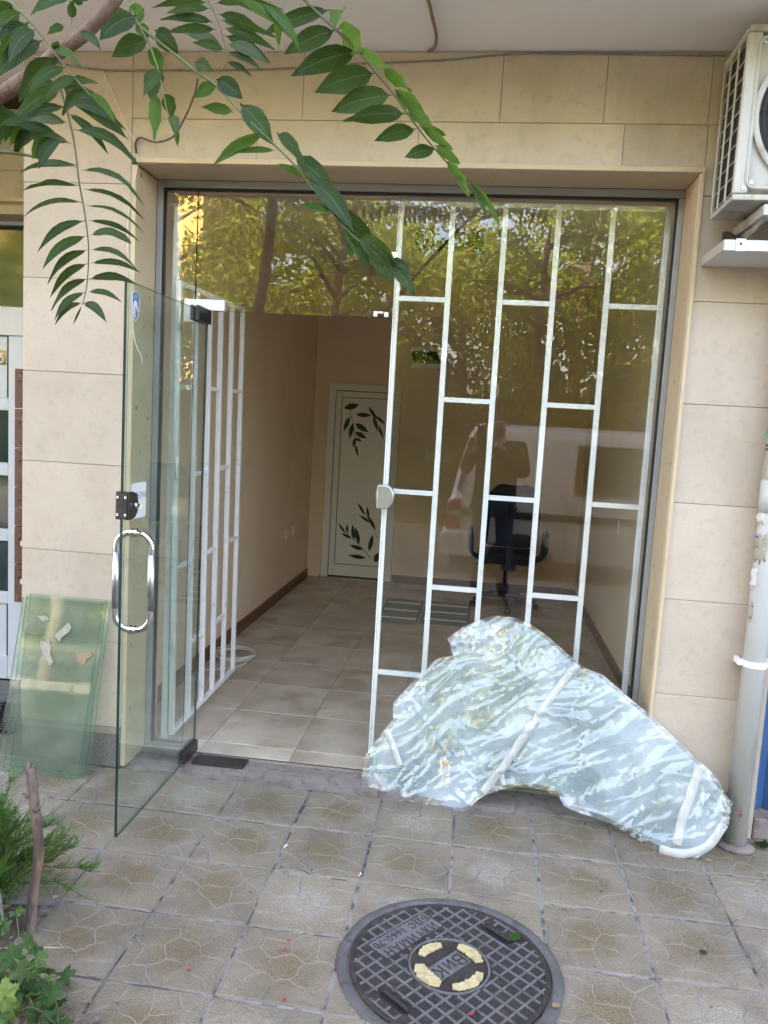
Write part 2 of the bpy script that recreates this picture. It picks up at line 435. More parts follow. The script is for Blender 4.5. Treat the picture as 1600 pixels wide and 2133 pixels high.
M['stack_glass'] = glassy('stacked_glass', (0.915, 0.955, 0.925), 0.032, haze=0.03, haze_col=(0.38, 0.40, 0.33), dirt_haze=0.18)
M['white_metal'] = mottled('white_enamel', (0.76, 0.765, 0.76), (0.82, 0.82, 0.815), 8, 0.38, (0.45, 0.43, 0.39), 22, 0.55, 0.05, 80, thr3=(0.60, 0.76))
M['white_plastic'] = mottled('white_plastic', (0.5808, 0.5984, 0.616), (0.6512, 0.66, 0.6776), 5, 0.35)
M['pvc'] = mottled('white_pvc', (0.602, 0.6278, 0.6708), (0.6536, 0.6794, 0.7138), 3, 0.3, (0.43, 0.4128, 0.387), 12, 0.3, thr3=(0.62, 0.8))
M['steel'] = mottled('polished_steel', (0.62, 0.62, 0.63), (0.70, 0.70, 0.71), 8, 0.08, metal=1.0)
M['brushed'] = mottled('brushed_steel', (0.52, 0.53, 0.56), (0.60, 0.61, 0.64), 8, 0.34, metal=1.0)
M['dark_metal'] = mottled('dark_bronze', (0.045, 0.04, 0.038), (0.075, 0.068, 0.062), 20, 0.4, metal=0.5, bump=0.1, bscale=200)
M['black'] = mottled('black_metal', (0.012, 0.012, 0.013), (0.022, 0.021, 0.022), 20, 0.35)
M['peach'] = mottled('peach_paint', (0.80, 0.62, 0.46), (0.86, 0.67, 0.51), 1.2, 0.85, (0.70, 0.53, 0.39), 3, .4, bump=0.08, bscale=120, stain=((0.58, 0.43, 0.31), .3, 2.5, (1, 1, .6), (.55, .8)))
M['peach_pale'] = mottled('pale_peach_paint', (0.76, 0.65, 0.51), (0.82, 0.71, 0.57), 1.5, 0.85)
M['ceil_in'] = mottled('inside_ceiling', (0.74, 0.68, 0.60), (0.78, 0.72, 0.64), 2, 0.9)
M['floor_tile'] = mottled('porcelain_floor', (0.42, 0.34, 0.255), (0.60, 0.51, 0.405), 3.0, 0.35, (0.28, 0.205, 0.135), 4, 0.65, 0.02, 60, var=0.05, detail=9, thr3=(0.50, 0.66), rvar=0.08, sharp=(.35, .62))
M['floor_grout'] = mottled('floor_grout', (0.22, 0.18, 0.14), (0.28, 0.235, 0.19), 20, 0.9)
M['skirting'] = mottled('brown_skirting', (0.16, 0.065, 0.03), (0.22, 0.095, 0.045), 12, 0.45, stretch=(1, 0.2, 6))
M['idoor'] = mottled('inner_door_white', (0.78, 0.755, 0.69), (0.82, 0.79, 0.73), 3, 0.45)
M['decal'] = mottled('leaf_decal_green', (0.012, 0.03, 0.014), (0.025, 0.055, 0.025), 30, 0.5)
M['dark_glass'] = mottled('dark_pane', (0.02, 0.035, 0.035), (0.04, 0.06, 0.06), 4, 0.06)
M['chair_black'] = mottled('chair_fabric', (0.007, 0.008, 0.012), (0.014, 0.016, 0.022), 80, 0.85)
M['chair_plastic'] = mottled('chair_plastic', (0.010, 0.010, 0.012), (0.016, 0.016, 0.018), 20, 0.35)
M['mat_grey'] = mottled('woven_mat', (0.16, 0.15, 0.135), (0.24, 0.225, 0.205), 60, 0.9, bump=0.5, bscale=200)
M['cable'] = mottled('white_cable', (0.62, 0.58, 0.50), (0.70, 0.66, 0.58), 20, 0.5)
M['grey_cable'] = mottled('dusty_cable', (0.16, 0.14, 0.12), (0.30, 0.27, 0.23), 30, 0.7)
M['rope'] = mottled('old_rope', (0.20, 0.15, 0.10), (0.32, 0.25, 0.17), 120, 0.9, bump=0.8, bscale=300)
M['pipe'] = mottled('pvc_pipe', (0.464, 0.46, 0.444), (0.528, 0.524, 0.508), 5, 0.33, (0.304, 0.288, 0.264), 14, 0.5, thr3=(0.58, 0.75), stretch=(1, 1, 0.3))
M['paper'] = mottled('torn_paper', (0.578, 0.561, 0.51), (0.663, 0.646, 0.612), 20, 0.8)
M['ac'] = mottled('aged_ac_casing', (0.4368, 0.4173, 0.3666), (0.4914, 0.468, 0.4251), 4, 0.4, (0.2028, 0.1482, 0.0858), 9, 0.7, 0.03, 60, thr3=(0.56, 0.78), stain=((0.1716, 0.117, 0.0624), .6, 5, (2, 1, .4), (.56, .72)))
M['ac_dark'] = mottled('ac_inside', (0.010, 0.010, 0.010), (0.02, 0.02, 0.02), 30, 0.7)
M['blue'] = mottled('blue_shutter', (0.02, 0.092, 0.24), (0.032, 0.12, 0.288), 4, 0.45, (0.08, 0.16, 0.272), 20, 0.4, stretch=(1, 1, 0.2))
M['brown_metal'] = mottled('brown_mailbox', (0.1232, 0.051, 0.0323), (0.17, 0.0748, 0.04675), 8, 0.5, (0.272, 0.2125, 0.187), 18, 0.5, thr3=(0.63, 0.7))
M['bark_pale'] = mottled('pale_bark', (0.208, 0.188, 0.16), (0.336, 0.312, 0.28), 40, 0.9, (0.072, 0.06, 0.048), 60, 0.8, 1.0, 80, stretch=(1, 1, 0.35))
M['bark_brown'] = mottled('brown_branch', (0.085, 0.042, 0.024), (0.145, 0.082, 0.052), 30, 0.7, (0.22, 0.18, 0.15), 60, 0.4, 0.5, 120, stretch=(1, 1, 0.4))
M['stick'] = mottled('dry_stick', (0.068, 0.044, 0.0336), (0.16, 0.12, 0.096), 28, 0.85, (0.24, 0.128, 0.072), 14, 0.85, 1.0, 90, stretch=(1, 1, 0.25), sharp=(.42,.56))
M['stalk'] = mottled('green_stalk', (0.075, 0.10, 0.025), (0.11, 0.14, 0.04), 20, 0.5)
M['leaf'] = leafy('ailanthus_leaf', (0.0085, 0.028, 0.0085), (0.026, 0.064, 0.015), 0.30, 0.46, 0.26, 40, (0.085, 0.17, 0.013), True)
M['leaf_young'] = leafy('young_leaf', (0.024, 0.074, 0.012), (0.055, 0.125, 0.022), 0.42, 0.42, 0.3, 40, (0.13, 0.26, 0.025), True)
M['geranium'] = leafy('geranium_leaf', (0.022, 0.062, 0.024), (0.070, 0.125, 0.040), 0.3, 0.7, 0.14, 60, (0.10, 0.19, 0.04))
M['geranium_y'] = leafy('yellowing_leaf', (0.085, 0.17, 0.02975), (0.1615, 0.2295, 0.051), 0.35, 0.5, 0.25, 60)
M['juniper'] = leafy('juniper_shoot', (0.036, 0.117, 0.027), (0.117, 0.234, 0.045), 0.3, 0.55, 0.2, 60)
M['soil'] = mottled('soil', (0.045, 0.033, 0.024), (0.09, 0.068, 0.05), 9, 0.95, (0.16, 0.12, 0.08), 30, 0.6, 1.0, 60)
M['asphalt'] = mottled('asphalt', (0.07, 0.07, 0.07), (0.10, 0.098, 0.096), 3, 0.9, (0.10, 0.10, 0.10), 120, 0.5, 0.6, 200)
M['kerb'] = mottled('kerb_concrete', (0.12, 0.115, 0.105), (0.17, 0.165, 0.155), 5, 0.9, bump=0.3)
M['ground'] = mottled('ground_far', (0.20, 0.18, 0.15), (0.26, 0.24, 0.20), 1.2, 0.95)
M['street_leaf'] = leafy('street_tree_leaf', (0.028, 0.062, 0.012), (0.19, 0.26, 0.035), 0.5, 0.5, 0.3, 3, (0.50, 0.52, 0.06))
M['street_bark'] = mottled('street_bark', (0.07, 0.055, 0.04), (0.13, 0.105, 0.08), 10, 0.9, bump=0.8, bscale=20)
M['shrub_leaf'] = leafy('shrub_leaf', (0.010, 0.026, 0.008), (0.024, 0.05, 0.014), 0.2, 0.6, 0.15, 3)
M['rachis'] = mottled('leaf_stalk_brown', (0.045, 0.045, 0.016), (0.075, 0.07, 0.025), 20, 0.5)
M['grass'] = mottled('park_grass', (0.03, 0.05, 0.012), (0.055, 0.075, 0.02), 3, 0.95, (0.09, 0.08, 0.04), 12, .6)
M['ochre'] = mottled('ochre_plaster', (0.60, 0.38, 0.12), (0.66, 0.44, 0.16), 2, 0.9)

# ------------------------------------------------------------------ ground
D, G = 3.12, 3.34                 # facade face, glass plane
tag(MB().add([(-300, -1.9, -0.06), (300, -1.9, -0.06), (300, 300, -0.06), (-300, 300, -0.06)], [(0, 1, 2, 3)]).build('ground', M['ground']), kind='structure')
tag(MB().box((-200, -7.6, -0.6), (200, -1.72, -0.38)).build('road', M['asphalt']), kind='structure')
tag(MB().add([(-300, -300, -0.30), (300, -300, -0.30), (300, -7.75, -0.30), (-300, -7.75, -0.30)], [(0, 1, 2, 3)]).build('park_ground', M['grass']), kind='structure')
pav = tag(MB().box((-14, -1.55, -0.30), (14, 4.6, -0.0055)).build('pavement', M['grout']), kind='structure')
k = tag(bpy.data.objects.new('kerb', None), kind='structure'); put(k)
for i in range(28):
    MB().box((-14 + i, -1.72, -0.6), (-14 + i + 0.985, -1.55, -0.015)).build('kerb_stone', M['kerb'], k, bevel=0.012)
k2 = tag(bpy.data.objects.new('far_kerb', None), kind='structure'); put(k2)
for i in range(28):
    MB().box((-14 + i, -7.75, -0.6), (-14 + i + 0.985, -7.6, -0.25)).build('kerb_stone', M['kerb'], k2, bevel=0.012)

# cement pavers with a broken-slab relief, four pressings
def voronoi_cells(seeds, s):
    cells = []
    for i, a in enumerate(seeds):
        poly = [V((-s, -s)), V((s, -s)), V((s, s)), V((-s, s))]
        for j, b in enumerate(seeds):
            if i == j:
                continue
            mid, n = (a + b) / 2, (b - a)
            out = []
            for q in range(len(poly)):
                p0, p1 = poly[q], poly[(q + 1) % len(poly)]
                d0, d1 = (p0 - mid).dot(n), (p1 - mid).dot(n)
                if d0 <= 0:
                    out.append(p0)
                if d0 * d1 < 0:
                    out.append(p0.lerp(p1, d0 / (d0 - d1)))
            poly = out
            if not poly:
                break
        if len(poly) >= 3:
            cells.append(poly)
    return cells

def paver_mesh(seed):
    r = random.Random(seed)
    s = 0.1472
    seeds = []
    while len(seeds) < 11:
        c = V((r.uniform(-s, s), r.uniform(-s, s)))
        if all((c - q).length > 0.068 for q in seeds):
            seeds.append(c)
    mb = MB()
    zb = -0.0026
    mb.box((-s, -s, -0.03), (s, s, zb), 1)
    def warp(p):
        k_ = min(1, (s - abs(p.x)) / 0.03) * min(1, (s - abs(p.y)) / 0.03)
        k_ = max(k_, 0)
        a = noise.noise_vector(V((p.x * 22, p.y * 22, seed * 3.1))) * 0.011 + noise.noise_vector(V((p.x * 60, p.y * 60, seed * 1.7))) * 0.0035
        return V((p.x + a.x * k_, p.y + a.y * k_))
    for poly in voronoi_cells(seeds, s):
        pts = []
        for q in range(len(poly)):
            a, b = poly[q], poly[(q + 1) % len(poly)]
            n = max(1, int((b - a).length / 0.011))
            pts += [a.lerp(b, t / n) for t in range(n)]
        pts = [warp(p) for p in pts]
        n = len(pts)
        def inset(d):
            out = []
            for q in range(n):
                t = (pts[(q + 1) % n] - pts[q - 1])
                t = t.normalized() if t.length > 1e-9 else V((1, 0))
                out.append(pts[q] + V((-t.y, t.x)) * d)
            return out
        lo, hi = inset(0.0014), inset(0.0054)
        dz = r.uniform(-0.0006, 0.0005)
        vs_ = [(p.x, p.y, zb - 0.0002) for p in lo] + [(p.x, p.y, dz) for p in hi]
        mb.add(vs_, [(q, (q + 1) % n, n + (q + 1) % n, n + q) for q in range(n)] + [tuple(range(n, 2 * n))], 0)
    return mb.mesh('paving_tile', [M['tile_cell'], M['tile_line']])
PAVERS = [paver_mesh(s) for s in (3, 11, 19)]
tr = random.Random(5)
for ix in range(-7, 8):
    for iy in range(-6, 5):
        cx, cy = -0.615 + 0.1525 + 0.305 * ix, 3.12 - 0.1525 - 0.305 * (4 - iy)
        if cx < -1.30 and cy < 2.15 and cy > -1.2:
            continue                                   # planting bed
        if (V((cx, cy)) - V((0.01, 2.14))).length < 0.16:
            continue
        o = put(bpy.data.objects.new('paving_tile', tr.choice(PAVERS)), pav)
        sk = 0.06 * max(0, cx - 0.2) * 0.35
        o.location = (cx + tr.uniform(-.002, .002), cy + sk + tr.uniform(-.002, .002), tr.uniform(-.0018, .0012))
        o.rotation_euler = (tr.uniform(-.006, .006), tr.uniform(-.006, .006), tr.choice((0, 1, 2, 3)) * math.pi / 2 + tr.uniform(-.008, .008))
for iy in range(2):                                    # the strip in front of the neighbouring entrance
    for ix in range(4):
        o = put(bpy.data.objects.new('paving_tile', tr.choice(PAVERS)), pav)
        o.location = (-2.9 + 0.305 * ix + 0.02, 3.12 + 0.1525 + 0.305 * iy, tr.uniform(-.001, .001))
        o.rotation_euler = (0, 0, tr.choice((0, 1, 2, 3)) * math.pi / 2)
mb = MB()
nx, ny = 40, 60
def bedz(x, y):
    e = min((-1.215 - x) / 0.07, (2.20 - y) / 0.07, 1)
    return -0.03 + 0.05 * max(-.6, e) + 0.02 * noise.noise(V((x * 6, y * 6, 1))) + 0.012 * noise.noise(V((x * 22, y * 22, 4)))
mb.v = [(-4.5 + 3.30 * i / nx, -1.5 + 3.72 * j / ny, bedz(-4.5 + 3.30 * i / nx, -1.5 + 3.72 * j / ny)) for j in range(ny + 1) for i in range(nx + 1)]
for j in range(ny):
    for i in range(nx):
        a = j * (nx + 1) + i
        mb.f.append((a, a + 1, a + nx + 2, a + nx + 1)); mb.m.append(0)
tag(mb.build('planting_bed', M['soil'], smooth=True), kind='structure')

# ------------------------------------------------------------------ the building
B = thing('apartment_building', 'beige stone-clad apartment building around the glass shopfront, with grey overhanging soffit', 'building')
COURSES = [0.182, 0.557, 0.935, 1.31, 1.685, 2.063, 2.44, 2.69, 2.94]
def slab(a, b, mat, name='stone_slab', bev=0.0012):
    g = 0.0011
    ax = [a[0] + g, a[1], a[2] + g]; bx_ = [b[0] - g, b[1], b[2] - g]
    o = MB().box([p - q for p, q in zip(ax, [(ax[i] + bx_[i]) / 2 for i in range(3)])], [p - q for p, q in zip(bx_, [(ax[i] + bx_[i]) / 2 for i in range(3)])]).build(name, M[mat], B, bevel=bev, seg=1)
    o.location = [(ax[i] + bx_[i]) / 2 + (tr.uniform(-.0008, .0008) if i == 1 else 0) for i in range(3)]
    return o
T = 0.025
# pier between the entrance recess and the shop
PX0, PX1 = -1.918, -1.437
box('pier_core', (PX0 + .004, D + .0035, 0.15), (PX1 - 0.03, 3.46, 2.94), M['joint'], B)
box('pier_core', (PX0 + T, 3.46, 0), (-1.612, 4.3, 2.94), M['joint'], B)
for i in range(len(COURSES) - 1):
    z0, z1 = COURSES[i], COURSES[i + 1]
    if i == 6:
        z1 = 2.94
    if i == 7:
        continue
    slab((PX0, D, z0), (PX1 - 0.022, D + T - .001, z1), 'stone')
    slab((PX0, D + T, z0), (PX0 + T - .001, 3.7, z1), 'stone')
box('plinth_block', (PX0 + 0.004, D + 0.006, 0.0), (PX1 - 0.03, D + 0.03, 0.181), M['granite'], B)
box('plinth_block', (PX0 + 0.005, D + 0.031, 0.0), (PX0 + 0.03, 3.7, 0.181), M['granite'], B)
# reveal linings: 22 mm stone boards, their edge shows beside the front slabs
box('jamb_lining', (PX1 - 0.021, D - 0.002, 0.012), (PX1, G - 0.02, 2.515), M['jamb_stone'], B, 0.002)
JX = 0.722
box('jamb_lining', (JX, D - 0.001, 0.012), (JX + 0.02, G - 0.02, 2.519), M['jamb_stone'], B, 0.002)
box('head_lining', (PX1, D - 0.001, 2.519), (JX, G - 0.02, 2.538), M['jamb_stone'], B, 0.002)
box('surround_lip', (PX1, D - 0.012, 2.520), (JX + 0.016, D - 0.0015, 2.540), M['jamb_stone'], B, 0.002)
box('surround_lip', (JX + 0.003, D - 0.012, 0.012), (JX + 0.016, D - 0.0015, 2.5195), M['jamb_stone'], B, 0.002)
# header
box('header_core', (PX1 - 0.029, D + .0035, 2.5415), (1.16, 3.46, 2.94), M['joint'], B)
hx = [-1.459, -0.773, -0.018, 0.361, 0.732, 1.14]
for i in range(5):
    slab((hx[i], D, 2.69), (hx[i + 1], D + T - .001, 2.94), 'header_stone')
hx2 = [-1.459, -0.95, -0.319, 0.44, 0.737]
for i in range(4):
    slab((hx2[i], D, 2.541), (hx2[i + 1], D + T - .001, 2.69), 'header_stone')
# wall beside the shop, up to the blue shutter
box('wall_core', (JX + 0.021, D + .0035, 0.15), (1.16, 3.46, 2.539), M['joint'], B)
for i in range(6):
    z1 = COURSES[i + 1]
    slab((0.7385, D, COURSES[i]), (1.14, D + T - .001, z1), 'stone')
slab((0.7385, D, 2.44), (1.14, D + T - .001, 2.69), 'header_stone')
box('plinth_block', (0.741, D + 0.006, 0.0), (1.14, D + 0.03, 0.181), M['granite'], B)
slab((1.141, D, 0.0), (1.16, 3.3, 2.94), 'stone')
# next premises to the right: blue corrugated shutter over a concrete sill
box('shutter_sill', (1.165, 3.125, 0.0), (3.4, 3.42, 0.085), M['threshold'], B, 0.006)
mb = MB()
xs = [1.165 + 0.02 * i for i in range(112)]
pts = [(x, 3.215 + (0.010 if (i // 2) % 2 else -0.010)) for i, x in enumerate(xs)]
for z0, z1 in ((0.088, 2.5),):
    n = len(pts)
    mb.add([(p[0], p[1], z0) for p in pts] + [(p[0], p[1], z1) for p in pts], [(i, i + 1, n + i + 1, n + i) for i in range(n - 1)], 0)
mb.box((1.165, 3.24, 0.09), (3.4, 3.3, 2.5))
mb.build('blue_shutter', M['blue'], B)
box('shutter_header', (1.162, 3.13, 2.5), (3.4, 3.45, 2.94), M['header_stone'], B)
box('side_wall', (3.4, D, 0), (10, 3.6, 2.94), M['stone'], B)
box('side_wall', (-10, D, 0), (-3.3, 4.3, 2.94), M['stone'], B)
# entrance recess at the left: header, soffit board, back
slab((-3.3, 3.7, 2.657), (PX0 + T, 3.725, 2.94), 'header_stone')
slab((-3.3, 3.7, 2.53), (PX0 + T, 3.725, 2.657), 'header_stone')
box('recess_lip', (-3.3, 3.69, 2.512), (PX0 + T, 3.724, 2.529), M['jamb_stone'], B)
box('recess_header', (-3.3, 3.726, 2.46), (PX0 + T, 4.3, 2.94), M['header_stone'], B)
# slab over the pavement, storeys above
so = box('soffit', (-10, 2.38, 2.942), (10, 3.45, 3.12), M['soffit'], B)
box('upper_wall', (-10, 2.35, 3.122), (10, 2.65, 15.4), M['plaster'], B)
for fl in range(4):
    for i in range(6):
        x0 = -8.6 + i * 3.0
        z0 = 4.1 + fl * 2.9
        w = MB().box((x0, 2.335, z0), (x0 + 1.4, 2.348, z0 + 1.5)).build('window', M['pvc'], B)
        MB().box((x0 + .07, 2.33, z0 + .07), (x0 + .67, 2.334, z0 + 1.43)).box((x0 + .73, 2.33, z0 + .07), (x0 + 1.33, 2.334, z0 + 1.43)).build('pane', M['dark_glass'], w)
box('building_block', (-10, 2.66, 3.13), (10, 14, 15.4), M['plaster'], B)
box('back_block', (-10, 7.62, 0), (10, 14, 3.12), M['plaster'], B)
box('side_block', (-10, 4.32, 0), (-1.80, 7.6, 3.12), M['plaster'], B)
box('side_block', (1.12, 3.62, 0), (10, 7.6, 3.12), M['plaster'], B)

# ------------------------------------------------------------------ shop interior
FZ = 0.03
fl = tag(MB().box((-1.62, 3.29, -0.05), (0.96, 7.5, FZ - 0.004)).build('shop_floor', M['floor_grout']), kind='structure')
fx = [-1.59, -1.172, -0.757, -0.342, 0.073, 0.488, 0.903, 0.948]
fy = [3.302, 3.43, 3.85, 4.277, 4.70, 5.12, 5.545, 5.97, 6.39, 6.815, 7.24, 7.45]
for i in range(len(fx) - 1):
    for j in range(len(fy) - 1):
        w, h = (fx[i + 1] - fx[i]) / 2 - .0012, (fy[j + 1] - fy[j]) / 2 - .0012
        o = MB().box((-w, -h, -.01), (w, h, 0)).build('floor_tile', M['floor_tile'], fl, bevel=.0015, seg=1)
        o.location = ((fx[i] + fx[i + 1]) / 2, (fy[j] + fy[j + 1]) / 2, FZ + tr.uniform(-.0003, .0003))
def struct(name, a, b, mat):
    return tag(box(name, a, b, M[mat]), kind='structure')
wl = struct('shop_wall_left', (-1.78, 3.46, 0.0), (-1.611, 7.6, 2.95), 'peach')
wb = struct('shop_wall_back', (-1.61, 7.45, 0.0), (1.1, 7.6, 2.95), 'peach')
wr = struct('shop_wall_right', (0.95, 3.46, 0.0), (1.1, 7.449, 2.95), 'peach_pale')
struct('shop_ceiling', (-1.61, 3.35, 2.90), (0.949, 7.449, 2.94), 'ceil_in')
struct('shop_front_wall_inside', (-1.61, 3.44, 0.0), (PX1 - 0.002, 3.459, 2.95), 'peach')
struct('shop_front_wall_outer', (JX + 0.004, 3.44, 0.0), (0.949, 3.459, 2.95), 'peach')
struct('shop_front_lintel', (PX1 - 0.002, 3.44, 2.50), (JX + 0.004, 3.459, 2.95), 'peach')
box('skirting', (-1.611, 3.46, FZ), (-1.598, 7.44, FZ + 0.075), M['skirting'], wl)
box('skirting', (-0.775, 7.437, FZ), (0.949, 7.449, FZ + 0.075), M['skirting'], wb)
box('skirting', (0.938, 3.46, FZ), (0.951, 7.436, FZ + 0.075), M['skirting'], wr)

# inner door with leaf decals
idr = thing('interior_door', 'white inner door with dark green leaf decals on the back wall', 'door', (-1.466, 7.45, FZ))
W_, H_ = 0.686, 1.87
mb = MB()
mb.box((0, -0.03, 0), (0.065, 0.0, H_)).box((W_ - 0.065, -0.03, 0), (W_, 0.0, H_)).box((0.065, -0.03, H_ - 0.065), (W_ - 0.065, 0.0, H_))
mb.build('door_frame', M['idoor'], idr, bevel=0.003)
mb = MB()
mb.box((0.072, -0.022, 0.03), (0.125, -0.002, H_ - 0.072)).box((W_ - 0.125, -0.022, 0.03), (W_ - 0.072, -0.002, H_ - 0.072))
mb.box((0.125, -0.022, H_ - 0.125), (W_ - 0.125, -0.002, H_ - 0.072)).box((0.125, -0.022, 0.03), (W_ - 0.125, -0.002, 0.14))
mb.build('door_leaf', M['idoor'], idr, bevel=0.002)
box('door_gap', (0.066, -0.004, 0.0), (W_ - 0.066, -0.001, H_ - 0.066), M['black'], idr)
pn = box('door_panel', (0.131, -0.016, 0.147), (W_ - 0.131, -0.005, H_ - 0.131), M['idoor'], idr)
box('door_sill', (-0.03, -0.05, -0.02), (W_ + 0.03, 0.0, 0.012), M['floor_tile'], idr)
def flat_leaf(mb, p, ang, ln, w):
    d, n = V((math.cos(ang), math.sin(ang))), V((-math.sin(ang), math.cos(ang)))
    prof = [(0, .05), (.15, .6), (.38, 1), (.62, .85), (.85, .35), (1, 0)]
    a = [p + d * (t * ln) + n * (k_ * w) for t, k_ in prof]
    b = [p + d * (t * ln) - n * (k_ * w) for t, k_ in reversed(prof[:-1])]
    mb.prism([(q.x, q.y) for q in a + b], -0.0185, -0.0165, axis='y')
def decal(pts, leaves):
    mb = MB()
    P3 = [V((x, -0.0175, z)) for x, z in pts]
    mb.tube(P3, 0.0022, 4)
    for (x, z, a, l, w) in leaves:
        flat_leaf(mb, V((x, z)), math.radians(a), l, w)
    mb.build('leaf_decal', M['decal'], pn)
# sprays of leaves, door-local metres (x across, z up)
decal([(0.20, 1.62), (0.245, 1.50), (0.265, 1.38), (0.285, 1.25)],
      [(0.15, 1.64, 15, .15, .030), (0.27, 1.585, 0, .15, .022), (0.205, 1.56, -110, .15, .022), (0.24, 1.50, -100, .15, .022), (0.265, 1.50, -30, .15, .028), (0.265, 1.42, -25, .13, .024), (0.27, 1.37, -100, .10, .016), (0.27, 1.36, -20, .07, .014), (0.275, 1.30, -75, .12, .013)])
decal([(0.38, 1.66), (0.43, 1.60), (0.47, 1.52), (0.51, 1.44)],
      [(0.38, 1.66, -50, .15, .016), (0.43, 1.58, -70, .16, .016), (0.46, 1.58, -40, .12, .014), (0.48, 1.50, -65, .15, .013)])
decal([(0.50, 0.20), (0.40, 0.31), (0.27, 0.42), (0.17, 0.50)],
      [(0.52, 0.19, 60, .12, .035), (0.43, 0.22, 175, .17, .020), (0.40, 0.30, 165, .14, .020), (0.36, 0.35, 105, .17, .022), (0.46, 0.29, 80, .17, .022), (0.31, 0.39, 100, .15, .020), (0.28, 0.40, 155, .11, .015), (0.24, 0.45, 95, .09, .012), (0.22, 0.45, 130, .12, .012)])
decal([(0.53, 0.42), (0.48, 0.55), (0.42, 0.62), (0.36, 0.72)],
      [(0.51, 0.50, 120, .16, .016), (0.47, 0.56, 150, .15, .014), (0.44, 0.60, 100, .13, .012), (0.40, 0.64, 125, .14, .012)])

# distribution box, switches, sockets
t = thing('fuse_box', 'cream wall fuse box with dark smoked cover on the back wall', 'fuse box', (-0.55, 7.448, 2.175))
MB().box((-0.155, -0.06, -0.10), (0.155, 0, 0.10)).build('casing', M['idoor'], t, bevel=0.006)
MB().box((-0.15, -0.068, -0.055), (0.15, -0.0605, 0.055)).build('cover', M['dark_glass'], t, bevel=0.003)
def plate(name, label, cat, loc, rz, group=None, w=0.04, h=0.042):
    t = thing(name, label, cat, loc, rz, group)
    MB().box((-w, -0.012, -h), (w, 0, h)).build('plate', M['idoor'], t, bevel=0.004)
    if cat == 'switch':
        MB().box((-w * .6, -0.018, -h * .65), (w * .6, -0.0125, h * .65)).build('rocker', M['idoor'], t, bevel=0.002)
    else:
        MB().lathe([(0.0, -.0125), (0.021, -.0125), (0.022, -.019), (0.026, -.019)], (0, 0, 0), 20, M=Matrix.Rotation(-math.pi / 2, 4, 'X') @ Matrix.Scale(-1, 4, (0, 0, 1))).build('cup', M['idoor'], t)
plate('light_switch', 'pale switch on the back wall beside the inner door frame', 'switch', (-0.475, 7.448, 1.265), 0)
plate('light_switch', 'yellowed switch plate on the back wall further from the inner door', 'switch', (-0.31, 7.448, 1.265), 0, w=.035, h=.05)
plate('wall_socket', 'cream wall socket low on the peach wall behind the open grille', 'socket', (-1.610, 4.55, 0.54), math.pi / 2)
plate('wall_socket', 'wall socket on the peach wall, the nearer of two by the skirting corner', 'socket', (-1.610, 6.55, 0.56), math.pi / 2)
plate('wall_socket', 'wall socket on the peach wall, the one closest to the inner door', 'socket', (-1.610, 6.80, 0.56), math.pi / 2)
t = thing('access_cover', 'grey intercom plate on the pale right inner wall', 'plate', (0.9495, 5.4, 0.95))
MB().box((-0.012, -0.02, -0.05), (0.0, 0.02, 0.05)).build('plate', M['idoor'], t, bevel=.003)

# ceiling lamp (off) with louvre
t = thing('ceiling_lamp', 'unlit fluorescent ceiling lamp with silver louvre inside the shop', 'lamp', (-0.33, 5.66, 2.899))
MB().box((-0.265, -0.39, -0.075), (0.265, -0.375, 0)).box((-0.265, 0.375, -0.075), (0.265, 0.39, 0)).box((-0.265, -0.375, -0.075), (-0.25, 0.375, 0)).box((0.25, -0.375, -0.075), (0.265, 0.375, 0)).build('housing', M['idoor'], t)
MB().box((-0.25, -0.375, -0.012), (0.25, 0.375, -0.001)).build('reflector', M['brushed'], t)
for i in range(9):
    y = -0.30 + 0.075 * i
    MB().box((-0.249, y - .002, -0.072), (0.249, y + .002, -0.03)).build('louvre_slat', M['steel'], t)
for i in range(3):
    x = -0.125 + 0.125 * i
    MB().box((x - .002, -0.374, -0.074), (x + .002, 0.374, -0.028)).build('louvre_rail', M['steel'], t)
for x in (-.19, -.065, .065, .19):
    MB().tube([(x, -.36, -.022), (x, .36, -.022)], .008, 8).build('tube_lamp', M['white_plastic'], t, True)

# woven mats on the floor
for i, (x0, x1, y0, y1, lb) in enumerate(((-0.72, -0.40, 5.9, 6.72, 'grey woven floor mat in the shop, left of the pair'), (-0.385, 0.0, 5.95, 6.74, 'grey woven floor mat in the shop, the one nearer the office chair'))):
    t = thing('floor_mat', lb, 'mat', ((x0 + x1) / 2, (y0 + y1) / 2, FZ), 0, 'woven mats on the shop floor')
    w, h = (x1 - x0) / 2, (y1 - y0) / 2
    MB().box((-w, -h, 0.001), (w, h, 0.008)).build('border', M['mat_grey'], t, bevel=.002)
    n = 9
    for q in range(n):
        y = -h * .86 + (2 * h * .86) * q / (n - 1)
        MB().box((-w * .88, y - .018, 0.0085), (w * .88, y + .018, 0.012)).build('rib', M['idoor'] if q % 3 == 1 else M['mat_grey'], t)

